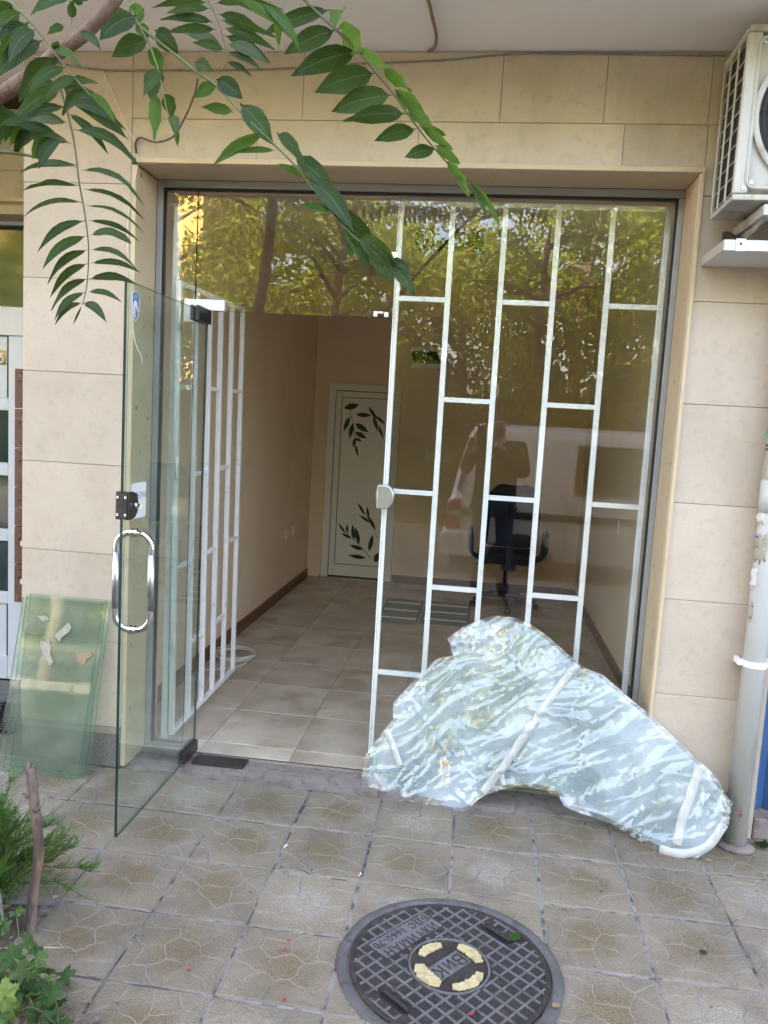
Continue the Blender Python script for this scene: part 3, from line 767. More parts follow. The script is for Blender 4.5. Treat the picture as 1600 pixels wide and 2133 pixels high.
# ------------------------------------------------------------------ shopfront
S = thing('glass_shopfront', 'frameless glass shopfront in grey aluminium frame with its glass door swung open', 'shopfront', (0, G, 0))
def sp(name, a, b, mat, bev=0.0, parent=S):
    o = box(name, (a[0], a[1] - G, a[2]), (b[0], b[1] - G, b[2]), mat if not isinstance(mat, str) else M[mat], parent, bev)
    return o
FX0, FX1, FT = -1.436, 0.7215, 2.518
sp('frame_bar', (FX0, G - .02, 2.489), (FX1, G + .03, FT), 'alu', .002)
sp('frame_bar', (FX0, G - .02, 0.022), (-1.410, G + .03, 2.4885), 'alu', .002)
sp('frame_bar', (0.700, G - .02, 0.022), (FX1, G + .03, 2.4885), 'alu', .002)
sp('frame_bar', (-1.4095, G - .02, 0.022), (-1.235, G + .03, 0.045), 'alu', .002)
sp('frame_bar', (-0.402, G - .02, 0.022), (0.6995, G + .03, 0.075), 'alu', .002)
sp('gasket', (-1.4095, G - .012, 2.481), (0.6995, G + .012, 2.4885), 'gasket')
sp('gasket', (-1.4095, G - .012, 0.0455), (-1.4035, G + .012, 2.4805), 'gasket')
sp('gasket', (0.692, G - .012, 0.0755), (0.6995, G + .012, 2.4805), 'gasket')
def pane(name, x0, x1, z0, z1, mat='glass', th=0.010):
    mb = MB()
    y0, y1 = -th / 2, th / 2
    mb.add([(x0, y0, z0), (x1, y0, z0), (x1, y0, z1), (x0, y0, z1)], [(0, 1, 2, 3)], 0)
    mb.add([(x0, y1, z0), (x1, y1, z0), (x1, y1, z1), (x0, y1, z1)], [(3, 2, 1, 0)], 0)
    mb.add([(x0, y0, z0), (x1, y0, z0), (x1, y0, z1), (x0, y0, z1), (x0, y1, z0), (x1, y1, z0), (x1, y1, z1), (x0, y1, z1)],
           [(0, 4, 5, 1), (1, 5, 6, 2), (2, 6, 7, 3), (3, 7, 4, 0)], 1)
    return mb.build(name, [M[mat], M['glass_edge']], S)
pane('side_pane', -1.403, -1.2635, 0.046, 2.480)
pane('transom_pane', -1.2610, -0.4030, 1.985, 2.480)
pane('display_pane', -0.4000, 0.6915, 0.076, 2.480)
# patch fittings
pts = [(-1.306, 2.031), (-1.127, 2.031), (-1.127, 1.986), (-1.257, 1.986), (-1.257, 1.935), (-1.306, 1.935)]
MB().prism(pts, -0.017, -0.0055, axis='y').build('corner_fitting', M['white_metal'], S, bevel=.0015)
MB().prism(pts, 0.0055, 0.017, axis='y').build('corner_fitting', M['brushed'], S, bevel=.0015)
MB().box((-0.430, -0.016, 2.222), (-0.395, -0.0055, 2.252)).build('clamp', M['white_metal'], S, bevel=.0015)
p0 = at(795, 650, G)
MB().box((-0.485, -0.014, 1.989), (-0.470, -0.0055, 2.010)).box((-0.470, -0.014, 2.002), (-0.445, -0.0055, 2.010)).build('strike_plate', M['white_metal'], S)
MB().box((-0.440, -0.014, 1.989), (-0.424, -0.0055, 2.008)).build('strike_plate', M['white_metal'], S)
MB().box((-0.395, -0.016, 0.079), (-0.365, -0.0055, 0.115)).build('clamp', M['white_metal'], S, bevel=.001)
# half-round lock keep on the display pane edge
arc = [(0.0, -0.05)] + [(0.048 * math.cos(a), 0.05 * math.sin(a)) for a in [math.radians(q) for q in range(-90, 91, 15)]]
arc = [(-0.035, -0.05)] + [(0.0 + 0.036 * math.cos(a), 0.05 * math.sin(a)) for a in [math.radians(q) for q in range(-90, 91, 12)]] + [(-0.035, 0.05)]
kx, kz = -0.392, 1.237
MB().prism([(kx + a, kz + b) for a, b in arc], -0.030, -0.006, axis='y').build('lock_keep', M['brushed'], S, bevel=.003)
MB().prism([(kx + a, kz + b) for a, b in arc], 0.006, 0.030, axis='y').build('lock_keep', M['brushed'], S, bevel=.003)
MB().box((kx - .043, -0.01, kz - 0.01), (kx - .0355, 0.004, kz + 0.03)).build('strike_pin', M['brushed'], S)

# the door, open at a right angle towards the street
DX, DY0, DY1, DZ0, DZ1 = -1.20, 2.542, 3.318, 0.028, 1.972
door = None
mb = MB()
x0, x1 = DX - .005, DX + .005
mb.add([(x0, DY0 - G, DZ0), (x0, DY1 - G, DZ0), (x0, DY1 - G, DZ1), (x0, DY0 - G, DZ1)], [(3, 2, 1, 0)], 0)
mb.add([(x1, DY0 - G, DZ0), (x1, DY1 - G, DZ0), (x1, DY1 - G, DZ1), (x1, DY0 - G, DZ1)], [(0, 1, 2, 3)], 0)
a = [(x0, DY0 - G, DZ0), (x0, DY1 - G, DZ0), (x0, DY1 - G, DZ1), (x0, DY0 - G, DZ1)]
b = [(x1, p[1], p[2]) for p in a]
mb.add(a + b, [(0, 1, 5, 4), (1, 2, 6, 5), (2, 3, 7, 6), (3, 0, 4, 7)], 1)
door = mb.build('glass_door', [M['door_glass'], M['glass_edge']], S)
def dp(name, mb_, mats, smooth=False, bevel=0.0):
    mb_.v = [(x, y - G, z) for x, y, z in mb_.v]
    return mb_.build(name, mats, door, smooth, bevel)
# pull handle: one polished loop through the glass, with matt grips
hy, hz0, hz1, hw = 2.645, 0.762, 1.115, 0.066
loop = []
for (cx, cz, a0) in ((hw - .055, hz1 - .055, 0), (-(hw - .055), hz1 - .055, 90), (-(hw - .055), hz0 + .055, 180), (hw - .055, hz0 + .055, 270)):
    for q in range(0, 91, 10):
        ang = math.radians(a0 + q)
        loop.append((DX + cx + .055 * math.cos(ang), hy, cz + .055 * math.sin(ang)))
dp('handle', MB().tube(loop, 0.0125, 16, closed=True), M['steel'], True)
for sx in (-1, 1):
    dp('handle_grip', MB().tube([(DX + sx * hw, hy, hz0 + .075), (DX + sx * hw, hy, hz1 - .075)], 0.0131, 16), M['brushed'], True)
    for z in (hz0, hz1):
        dp('handle_collar', MB().tube([(DX + sx * .0052, hy, z), (DX + sx * .012, hy, z)], 0.0165, 16), M['steel'], True)
# lock body on both faces, keyed cylinder
for sx in (-1, 1):
    mb = MB()
    pr = [(2.545, 1.172), (2.545, 1.268)] + [(2.575 + .048 * math.cos(q), 1.22 + .048 * math.sin(q)) for q in [math.radians(a_) for a_ in range(90, -91, -15)]]
    mb.prism([(p_[0], p_[1]) for p_ in pr], DX + sx * .0055, DX + sx * .024, axis='x')
    dp('lock', mb, M['dark_metal'], bevel=.002)
    dp('lock_cylinder', MB().tube([(DX + sx * .024, 2.59, 1.22), (DX + sx * .034, 2.59, 1.22)], .011, 14), M['steel'], True)
dp('lock_edge', MB().box((DX - .0195, 2.5385, 1.178), (DX + .0195, 2.5415, 1.262)), M['dark_metal'])
for sx in (-1, 1):
    for z in (1.19, 1.25):
        dp('screw', MB().box((DX + sx * .014 - .003, 2.5365, z - .004), (DX + sx * .014 + .003, 2.5384, z + .004)), M['white_metal'])
dp('key', MB().box((DX + .034, 2.589, 1.214), (DX + .052, 2.591, 1.226)), M['steel'])
# floor hinge shoe and top pivot
dp('bottom_shoe', MB().box((DX - .017, 3.155, 0.031), (DX - .0055, 3.318, 0.082)).box((DX + .0055, 3.155, 0.031), (DX + .017, 3.318, 0.082)), M['dark_metal'], bevel=.002)
dp('top_shoe', MB().box((DX - .018, 3.165, 1.925), (DX - .0055, 3.318, 1.985)).box((DX + .0055, 3.165, 1.925), (DX + .020, 3.318, 1.985)), M['black'], bevel=.002)
sp('floor_plate', (-1.168, 3.200, 0.004), (-0.935, 3.297, 0.0255), 'dark_metal', .001)
# pull sign and shield sticker on the door glass
sg = []
for (cy, cz, a0) in ((2.722 - .012, 1.292 - .012, 0), (2.602 + .012, 1.292 - .012, 90), (2.602 + .012, 1.166 + .012, 180), (2.722 - .012, 1.166 + .012, 270)):
    for q in range(0, 91, 18):
        sg.append((cy + .012 * math.cos(math.radians(a0 + q)), cz + .012 * math.sin(math.radians(a0 + q))))
sign = dp('sticker', MB().prism(sg, DX + .0056, DX + .0064, axis='x'), M['white_plastic'])
M['ink'] = mottled('blue_ink', (0.02, 0.035, 0.12), (0.03, 0.05, 0.16), 30, 0.6)
# text faces +X: its x axis runs along +Y as seen from the opening side
Rx = Matrix(((0, 0, 1, 0), (1, 0, 0, 0), (0, 1, 0, 0), (0, 0, 0, 1)))
def on_door(body, size, y, z, off, mirror=False, mat='ink', parent=None):
    Mt = Matrix.Translation((DX + off, y - G, z)) @ Rx
    if mirror:
        Mt = Mt @ Matrix.Scale(-1, 4, (1, 0, 0))
    return lettering(body, size, 0.0, M[mat], parent or sign, Mt)
on_door('ДРЪПНИ', 0.031, 2.662, 1.246, .0067)
sh = [(2.578, 1.936), (2.606, 1.944), (2.634, 1.934), (2.632, 1.890), (2.622, 1.862), (2.606, 1.846), (2.590, 1.862), (2.580, 1.890)]
M['shield_blue'] = mottled('shield_blue', (0.06, 0.13, 0.30), (0.08, 0.16, 0.35), 30, 0.4)
shield = dp('shield_sticker', MB().prism(sh, DX + .0056, DX + .0064, axis='x'), M['shield_blue'])
dp('shield_rim', MB().tube([(DX + .006, y, z) for y, z in sh], .0012, 5, closed=True), M['white_plastic'])
on_door('СОД', 0.013, 2.606, 1.927, .0067, True, 'white_plastic', shield)
# white crest: a curved mane and a small muzzle
cr = [(2.590, 1.872), (2.586, 1.892), (2.590, 1.908), (2.602, 1.915), (2.614, 1.908), (2.617, 1.896), (2.624, 1.884), (2.618, 1.878), (2.610, 1.888), (2.604, 1.898), (2.600, 1.886), (2.602, 1.868), (2.606, 1.856), (2.597, 1.862)]
dp('crest', MB().prism(cr, DX + .0066, DX + .0072, axis='x'), M['white_plastic'])

# threshold in front of the glass, in worn concrete pieces
th = tag(put(bpy.data.objects.new('threshold', None)), kind='structure')
for x0, x1, z in ((-1.437, -1.19, .010), (-1.188, -0.905, .016), (-0.903, -0.33, .018), (-0.328, 0.24, .014), (0.242, 0.72, .012)):
    mb = MB()
    n = 10
    top = []
    for j, y in enumerate((3.128, 3.17, 3.22, 3.26, 3.298)):
        for i in range(n + 1):
            x = x0 + (x1 - x0) * i / n
            top.append((x, y, z + 0.004 * noise.noise(V((x * 9, y * 9, 2))) + (0.002 * noise.noise(V((x * 40, y * 40, 2)))) - (0.006 if j == 0 else 0)))
    k_ = n + 1
    fs = [(j * k_ + i, j * k_ + i + 1, (j + 1) * k_ + i + 1, (j + 1) * k_ + i) for j in range(4) for i in range(n)]
    mb.add(top, fs)
    mb.add([(x0, 3.128, -.02), (x1, 3.128, -.02), top[n], top[0]], [(0, 1, 2, 3)])
    mb.build('threshold_piece', M['threshold'], th, True)
box('floor_trim', (-1.235, 3.2985, 0.0), (-0.402, 3.3015, 0.0295), M['dark_metal'], th)

# ------------------------------------------------------------------ security grilles (white square tube)
def grille(name, label, n_cells, xs, zs_odd, zs_even, z0, z1, loc, rz):
    t = thing(name, label, 'grille', loc, rz, 'white security grilles of the shopfront')
    r = 0.0115
    for i, x in enumerate(xs):
        MB().box((x - r, -r, z0), (x + r, r, z1)).build('upright_bar', M['white_metal'], t, bevel=.002)
    for z in (z0 + r, z1 - r):
        MB().box((xs[0] + r, -r + .001, z - r), (xs[-1] - r, r - .001, z + r)).build('rail', M['white_metal'], t, bevel=.002)
    for c in range(len(xs) - 1):
        for z in (zs_odd if c % 2 == 0 else zs_even):
            MB().box((xs[c] + r, -r + .002, z - r * .9), (xs[c + 1] - r, r - .002, z + r * .9)).build('cross_bar', M['white_metal'], t, bevel=.0015)
    return t
grille('security_grille', 'white steel security grille fixed behind the large display pane', 5, [-0.404, -0.186, 0.032, 0.249, 0.467, 0.684],
       (2.08, 1.257, 0.442), (1.664, 0.846), 0.06, 2.483, (0, 3.42, 0), 0)
gl_ = grille('security_grille', 'white steel grille leaf swung inside along the peach wall', 5, [0.0, 0.20, 0.385, 0.55, 0.725, 0.905],
             (1.66, 0.846), (1.257, 0.442), 0.06, 2.11, (-1.337, 3.392, 0), math.pi / 2)
gl_.rotation_euler.y = -.022
for z in (0.50, 1.30, 1.95):
    MB().tube([(-.014, -.008, z - .05), (-.014, -.008, z + .05)], .008, 8).build('hinge', M['white_metal'], gl_, True)
t = thing('grille_post', 'white steel hinge post behind the narrow side pane', 'post', (-1.372, 3.395, 0))
MB().box((-.014, -.014, .034), (.014, .014, 2.43)).build('upright', M['white_metal'], t, bevel=.002)
MB().box((-.03, -.025, .0305), (.03, .025, .0335)).build('foot_plate', M['white_metal'], t)
MB().box((-.03, -.025, 2.4305), (.03, .025, 2.4345)).build('head_plate', M['white_metal'], t)

# ------------------------------------------------------------------ left entrance: door, mailboxes, mat
E_ = thing('entrance_door', 'white framed building entrance door with glass panels, left of the pier', 'door', (0, 3.9, 0))
EX1 = -2.30
def eb(name, x0, x1, z0, z1, mat, y0=-.03, y1=.03, bev=.004, par=E_):
    return box(name, (x0, y0, z0), (x1, y1, z1), M[mat], par, bev)
eb('transom_bar', -3.3, -1.95, 2.445, 2.5, 'pvc')
eb('transom_bar', -3.3, -1.95, 1.89, 2.036, 'pvc')
mb = MB().box((-3.3, -.004, 2.036), (-1.95, .004, 2.445))
mb.build('transom_pane', M['dark_glass'], E_)
eb('door_stile', -2.458, -1.95, 0.06, 1.888, 'pvc')
eb('door_rail', -3.3, -2.4595, 0.06, 0.19, 'pvc')
zz = [0.19, 0.474, 0.54, 0.815, 0.88, 1.163, 1.232, 1.504, 1.572, 1.886]
for i in range(0, len(zz) - 1):
    if i % 2:
        eb('door_rail', -3.3, -2.4595, zz[i] + .0005, zz[i + 1] - .0005, 'pvc', -.026)
    else:
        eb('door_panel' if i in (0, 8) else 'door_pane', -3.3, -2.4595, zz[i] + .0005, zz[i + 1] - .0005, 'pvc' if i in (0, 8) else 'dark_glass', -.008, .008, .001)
for i in (0, 8):
    box('gasket', (-2.466, -.0275, zz[i]), (-2.460, -.0085, zz[i + 1]), M['gasket'], E_)
st = eb('sticker', -2.56, -2.482, 1.74, 1.815, 'dark_glass', -.0095, -.0085, 0)
MB().lathe([(0.012, 0), (0.02, 0), (0.02, .001), (0.012, .001)], (0, 0, 0), 20, M=Matrix.Translation((-2.515, -.0098, 1.768)) @ Matrix.Rotation(math.pi / 2, 4, 'X')).build('sticker_ring', M['white_plastic'], st)
MB().box((-2.545, -.0102, 1.79), (-2.50, -.0097, 1.80)).build('sticker_print', M['white_plastic'], st)
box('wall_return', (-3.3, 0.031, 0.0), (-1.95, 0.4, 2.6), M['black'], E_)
box('entrance_step', (-3.3, -.20, 0.0), (-1.93, -.031, 0.055), M['kerb'], E_, .006)
# mailboxes
mbx = thing('mailbox_bank', 'column of brown metal mailboxes beside the white entrance door', 'mailboxes', (-2.20, 3.80, 0.52))
n = 6
for i in range(n):
    z = 1.2 * i / n
    q = MB().box((-0.15, -.045, z + .002), (0.15, .06, z + 1.2 / n - .002)).build('mailbox', M['brown_metal'], mbx, bevel=.003)
    x = -0.125
    MB().tube([(x + .012, -.0455, z + .025), (x + .012, -.0475, z + .025)], .005, 8).build('rivet', M['black'], q)
    MB().tube([(x + .012, -.0455, z + .175), (x + .012, -.0475, z + .175)], .006, 8).build('rivet', M['black'], q)
    MB().box((x, -.0475, z + .135), (x + .06, -.0455, z + .140)).box((x, -.0475, z + .122), (x + .004, -.0455, z + .135)).build('name_slot', M['black'], q)
    MB().tube([(x + .05, -.0455, z + .055), (x + .05, -.0475, z + .055)], .009, 12).build('keyhole', M['black'], q)
    if i in (0, 1):
        MB().box((x + .01, -.0482, z + .10), (x + .05, -.0476, z + .125)).build('paper_slip', M['paper'], q)
# rubber honeycomb mat
mt_ = thing('rubber_doormat', 'black honeycomb rubber mat before the white entrance door', 'mat', (-2.5, 3.50, 0.0))
mb = MB().box((-.4, -.17, .001), (.4, .17, .006))
mb.build('backing', M['black'], mt_)
mb = MB()
for i in range(27):
    for j in range(12):
        x, y = -.385 + .03 * i + (.015 if j % 2 else 0), -.155 + .028 * j
        mb.lathe([(.009, .0062), (.0135, .016), (.016, .0062)], (x, y, 0), 6)
tag(mb.build('honeycomb', M['chair_plastic'], mt_), kind='stuff')

# ------------------------------------------------------------------ stack of glass panes leaning on the pier
for i in range(3):
    off = i * 0.028
    w = (-1.905 + off * .6, -1.545 + off * .55)
    t = thing('glass_sheet', ['dusty green glass pane leaning on the pier, front of the stack', 'green glass pane leaning on the pier, middle of the stack', 'green glass pane leaning on the pier, rearmost of the stack'][i], 'glass pane', ((w[0] + w[1]) / 2, 2.985 + 0.022 * i, 0.001), 0, 'glass panes leaning on the pier')
    hw_, hh = (w[1] - w[0]) / 2, 0.735 + .006 * i
    lean = 0.112 - 0.022 * i
    t.rotation_euler = (-math.asin(lean / hh), 0.0, 0.0)
    mb = MB()
    y = .004
    sk_ = 0.048
    def P_(x, yy, z):
        return (x - (sk_ * (1 - z / hh)) * 1.0 + sk_ * .2, yy, z)
    A = [P_(-hw_, -y, 0), P_(hw_, -y, 0), P_(hw_, -y, hh), P_(-hw_, -y, hh)]
    B_ = [(p[0], y, p[2]) for p in A]
    mb.add(A, [(0, 1, 2, 3)], 0)
    mb.add(B_, [(3, 2, 1, 0)], 0)
    mb.add(A + B_, [(0, 4, 5, 1), (1, 5, 6, 2), (2, 6, 7, 3), (3, 7, 4, 0)], 1)
    mb.build('pane', [M['stack_glass'], M['glass_edge_l']], t)
    if i == 0:
        M['scrap'] = mottled('label_scrap', (0.30, 0.27, 0.20), (0.40, 0.37, 0.29), 60, 0.9, (0.2, 0.18, 0.13), 90, .7)
        M['scrap_brown'] = mottled('tape_scrap', (0.26, 0.17, 0.10), (0.34, 0.23, 0.14), 60, 0.8)
        for pts, mt in (([(-.075, .555), (-.035, .56), (-.02, .53), (-.028, .515), (-.008, .475), (-.02, .455), (-.045, .49), (-.07, .53)], 'scrap'),
                        ([(.0, .60), (.045, .645), (.06, .625), (.05, .605), (.02, .58), (.012, .56), (-.012, .585)], 'scrap'),
                        ([(.09, .52), (.15, .53), (.165, .515), (.14, .50), (.13, .475), (.10, .485)], 'scrap_brown'),
                        ([(-.10, .66), (-.06, .665), (-.04, .65), (-.07, .64)], 'scrap')):
            MB().prism([(p[0], p[1]) for p in pts], -.0052, -.0042, axis='y').build('label_scrap', M[mt], t)

# ------------------------------------------------------------------ car windscreen wrapped in clear film, leaning on the shop glass
M['film'] = glassy('clear_film', (0.93, 0.945, 0.955), 0.085, rough=0.045, haze=0.03, haze_col=(0.84, 0.87, 0.91), bump=0.12, bscale=40, dirt_haze=.26)  # patchy bluish-white haze in the colour stands in for sky sheen on the film
M['screen'] = glassy('windscreen_glass', (0.74, 0.85, 0.84), 0.05, haze=0.24, haze_col=(0.62, 0.73, 0.75), dirt_haze=.40)
M['tape'] = glassy('frosted_tape', (0.9, 0.9, 0.88), 0.06, rough=.2, haze=0.40, haze_col=(0.66, 0.66, 0.61), dirt_haze=.35, bump=.4, bscale=70)
O_ = V((-0.36, 3.185, 0.0))
ux = (V((0.90, 2.925, 0.0)) - O_).normalized()
topp = at(1040, 1285, 3.305)
nn = ux.cross(topp - O_).normalized()            # points to the street or away
if nn.y > 0:
    nn = -nn
uz = nn.cross(ux) if nn.cross(ux).z > 0 else -nn.cross(ux)
def onplane(cx, cy):
    d = pxray(740 + cx * .5125, 1240 + cy * .5125)
    o = V((0, 0, CAM_Z))
    t_ = (O_ - o).dot(nn) / d.dot(nn)
    p = o + d * t_ - O_
    return V((p.dot(ux), p.dot(uz)))
OUT = [(35, 760), (40, 660), (95, 580), (160, 500), (165, 440), (250, 335), (340, 255), (400, 245), (395, 215), (380, 175), (450, 125), (565, 82), (640, 90), (710, 115), (780, 165), (860, 235), (930, 295), (1010, 325), (1060, 370), (1130, 430), (1210, 495), (1300, 580), (1380, 660), (1440, 710), (1490, 770), (1505, 820), (1524, 830), (1510, 930), (1480, 985), (1440, 1035), (1385, 1065), (1300, 1055), (1220, 1030), (1130, 980), (1050, 930), (960, 895), (880, 870), (830, 815), (760, 785), (680, 775), (610, 785), (540, 805), (500, 830), (460, 870), (400, 895), (340, 905), (260, 890), (215, 880), (190, 885), (185, 850), (130, 815), (90, 795)]
outline = [onplane(*p) for p in OUT]
dense = []
for i in range(len(outline)):
    a, b = outline[i], outline[(i + 1) % len(outline)]
    n = max(1, int((b - a).length / .010))
    dense += [a.lerp(b, q / n) for q in range(n)]
wr_ = random.Random(21)
creases = []
for i in range(120):
    c = wr_.choice(outline).lerp(wr_.choice(outline), wr_.random())
    a = math.radians(wr_.gauss(38, 28)) if wr_.random() < .75 else wr_.uniform(0, math.pi)
    creases.append((c, V((math.cos(a), math.sin(a))), wr_.uniform(.05, .30), wr_.uniform(.004, .010), wr_.uniform(-.003, .0065)))
folds = []
for i in range(14):
    c = wr_.choice(outline).lerp(wr_.choice(outline), wr_.random())
    a = math.radians(wr_.gauss(50, 40))
    folds.append((c, V((math.cos(a), math.sin(a))), wr_.uniform(.08, .34), wr_.uniform(.014, .042), wr_.uniform(-.008, .016)))
creases += folds
def wrinkle(p):
    h = 0.008 * noise.noise(V((p.x * 6, p.y * 6, 3)))
    wx = p.x + .05 * noise.noise(V((p.x * 5, p.y * 5, 11)))
    wy = p.y + .05 * noise.noise(V((p.x * 5, p.y * 5, 17)))
    for ang, su, sv, amp, z in ((.75, 2.5, 12, .0090, 1), (.45, 3, 20, .0045, 4), (1.1, 4, 24, .0034, 7), (2.3, 8, 34, .0014, 9)):
        u, v = wx * math.cos(ang) + wy * math.sin(ang), -wx * math.sin(ang) + wy * math.cos(ang)
        n_ = noise.noise(V((u * su, v * sv, z)))
        h += amp * (1 - min(1, abs(n_) * 2.6)) ** 1.5
    for c, d, ln, w, amp in creases:
        q = p - c
        u = q.dot(d)
        if abs(u) > ln:
            continue
        v = abs(q.x * d.y - q.y * d.x)
        if v < w:
            h += amp * (1 - (v / w) ** 1.3) * (1 - (u / ln) ** 2)
    return h
def inside(p, poly):
    c = False
    j = len(poly) - 1
    for i in range(len(poly)):
        a, b = poly[i], poly[j]
        if (a.y > p.y) != (b.y > p.y) and p.x < (b.x - a.x) * (p.y - a.y) / (b.y - a.y) + a.x:
            c = not c
        j = i
    return c
def sheet_pts(poly, step, jit):
    xs_ = [p.x for p in poly]; ys_ = [p.y for p in poly]
    out = []
    y = min(ys_)
    while y < max(ys_):
        x = min(xs_)
        while x < max(xs_):
            p = V((x + wr_.uniform(-jit, jit), y + wr_.uniform(-jit, jit)))
            if inside(p, poly):
                out.append(p)
            x += step
        y += step
    return out
def sheet(poly, step, fn, thick=None):
    n = len(poly)
    pts = list(poly) + sheet_pts(poly, step, step * .3)
    r = geometry.delaunay_2d_cdt(pts, [(i, (i + 1) % n) for i in range(n)], [], 1, 1e-5)
    return [O_ + ux * p.x + uz * p.y + nn * fn(p) for p in r[0]], r[2]
bag = thing('wrapped_windscreen', 'car windscreen wrapped in crumpled clear film and pale tape, leaning on the shop glass', 'windscreen', (0, 0, 0))
inner = [p.lerp(V((0.62, 0.28)), 0.0) for p in dense]
cen = V((sum(p.x for p in dense) / len(dense), sum(p.y for p in dense) / len(dense)))
inner = []
for i, p in enumerate(dense):
    t_ = (dense[(i + 2) % len(dense)] - dense[i - 2]).normalized()
    nrm = V((-t_.y, t_.x))
    q = p + nrm * .013
    inner.append(q if inside(q, dense) else p - nrm * .013)
sub = inner[::4]
vs_, fs_ = sheet(sub, .03, lambda p: -.018 + .02 * math.sin(p.x * 2.4))
mb = MB()
mb.add(vs_, fs_, 0)
gsh = mb.build('windscreen_glass', M['screen'], bag, True)
gm = gsh.modifiers.new('thickness', 'SOLIDIFY'); gm.thickness = .005
vs_, fs_ = sheet(dense, .0055, lambda p: wrinkle(p) + .012)
fo = MB().add(vs_, fs_, 0).build('clear_film', M['film'], bag, True)
vs_, fs_ = sheet(dense[::2], .02, lambda p: -.03 + .010 * noise.noise(V((p.x * 15, p.y * 15, 5))))
MB().add(vs_, fs_, 0).build('rear_film', M['film'], bag, True)
# loose flaps of film hanging free of the edge
for fl_, fw in ((((128, 815), (175, 845), (195, 890), (215, 878), (260, 888), (240, 800), (180, 760)), .02), (((400, 245), (395, 215), (380, 175), (450, 125), (520, 100), (500, 190), (430, 240)), .03), (((1505, 820), (1532, 832), (1512, 940), (1470, 960), (1460, 860)), .022), (((830, 815), (850, 850), (900, 875), (960, 895), (920, 800)), .02), (((160, 500), (160, 440), (250, 335), (300, 350), (230, 470)), .02)):
    pl_ = [onplane(*q_) for q_ in fl_]
    dn = []
    for i in range(len(pl_)):
        a, b = pl_[i], pl_[(i + 1) % len(pl_)]
        n = max(1, int((b - a).length / .008))
        dn += [a.lerp(b, q_ / n) for q_ in range(n)]
    vs_, fs_ = sheet(dn, .006, lambda p: .022 + fw * noise.noise(V((p.x * 22, p.y * 22, 2))) + .6 * fw * abs(noise.noise(V((p.x * 55, p.y * 40, 6)))))
    MB().add(vs_, fs_, 0).build('film_flap', M['film'], bag, True)
def tape(pts, w):
    P2 = smooth_path([onplane(*p).to_3d() for p in pts], 10)
    mb = MB()
    n = len(P2)
    for i, p in enumerate(P2):
        d = (P2[min(i + 1, n - 1)] - P2[max(i - 1, 0)]).normalized()
        s_ = V((-d.y, d.x, 0))
        for k_ in (-1, 0, 1):
            q = p + s_ * (w * k_ * (1 + .15 * noise.noise(V((i * .3, k_, 0)))))
            mb.v.append(tuple(O_ + ux * q.x + uz * q.y + nn * (.0175 + .6 * max(wrinkle(V((q.x, q.y))), -.004) + .004 * noise.noise(V((i * .5, k_ * 2, 3))))))
    for i in range(n - 1):
        for k_ in range(2):
            a = i * 3 + k_
            mb.f.append((a, a + 1, a + 4, a + 3)); mb.m.append(0)
    o = mb.build('tape_strip', M['tape'], bag, True)
    sm = o.modifiers.new('thickness', 'SOLIDIFY'); sm.thickness = .0006
tape([(905, 280), (800, 410), (690, 570), (600, 700), (520, 800)], .016)
tape([(1400, 690), (1365, 800), (1330, 900), (1305, 1010)], .017)
tape([(1235, 1025), (1330, 1045), (1430, 1015), (1495, 925)], .016)
tape([(130, 545), (160, 610), (185, 690)], .014)
tape([(610, 770), (600, 720), (640, 650)], .010)
for q in ((643, 305), (357, 660)):
    p = onplane(*q)
    c = O_ + ux * p.x + uz * p.y + nn * .02
    Mq = Matrix.Translation(c) @ nn.to_track_quat('Z', 'Y').to_matrix().to_4x4()
    MB().lathe([(0.0, .010), (.006, .0095), (.011, .006), (.0135, 0)], (0, 0, 0), 16, M=Mq).build('suction_pad', M['film'], bag, True)

# ------------------------------------------------------------------ manhole
CX, CY, CR = 0.010, 2.140, 0.290
mh = thing('manhole_cover', 'round cast iron manhole cover with yellow paint marks set in the pavers', 'manhole cover', (CX, CY, 0))
MB().lathe([(CR + .004, -.012), (CR + .004, .0045), (CR + .010, .0075), (CR + .026, .0075), (CR + .036, .002), (CR + .038, -.012)], seg=72).build('ring', M['iron_ring'], mh, True)
mb = MB()
n = 72
mb.lathe([(CR - .001, -.012), (CR - .001, .0045), (CR - .004, .0065), (CR - .014, .0065), (CR - .017, .0025), (0.0001, .0025)], seg=n)
mb.build('disc', M['iron'], mh, False)
TA = math.radians(231)
td, tu = V((math.cos(TA), math.sin(TA))), V((-math.sin(TA), math.cos(TA)))
# text panel and centre boss keep free of ribs; local (u along text, v up)
def loc2(u, v):
    return td * u + tu * v
mbr = MB()
rib, pitch = .0031, .0385
R_ = CR - .016
def free(u, v):
    r = math.hypot(u, v)
    if r < .124:
        return True
    if abs(u) < .128 and -.222 < v < -.128:
        return True
    for hu in (0,):
        if abs(v + .0) < .0:
            return True
    if abs(abs(u) - .222) < .024 and abs(v) < .060:
        return True
    return False
def rib_run(fixed, along_u):
    lim = math.sqrt(max(R_ * R_ - fixed * fixed, 0))
    n_ = 160
    start = None
    for i in range(n_ + 1):
        s_ = -lim + 2 * lim * i / n_
        u, v = (s_, fixed) if along_u else (fixed, s_)
        f_ = free(u, v)
        if not f_ and start is None:
            start = s_
        if (f_ or i == n_) and start is not None:
            if s_ - start > .004:
                a, b = ((start, fixed), (s_, fixed)) if along_u else ((fixed, start), (fixed, s_))
                h = rib if along_u else rib
                if along_u:
                    q = [(start, fixed - h), (s_, fixed - h), (s_, fixed + h), (start, fixed + h)]
                else:
                    q = [(fixed - h, start), (fixed + h, start), (fixed + h, s_), (fixed - h, s_)]
                q = [loc2(*p) for p in q]
                zt = .0062 if along_u else .0064
                mbr.prism([(p.x, p.y) for p in q], .002, zt)
            start = None
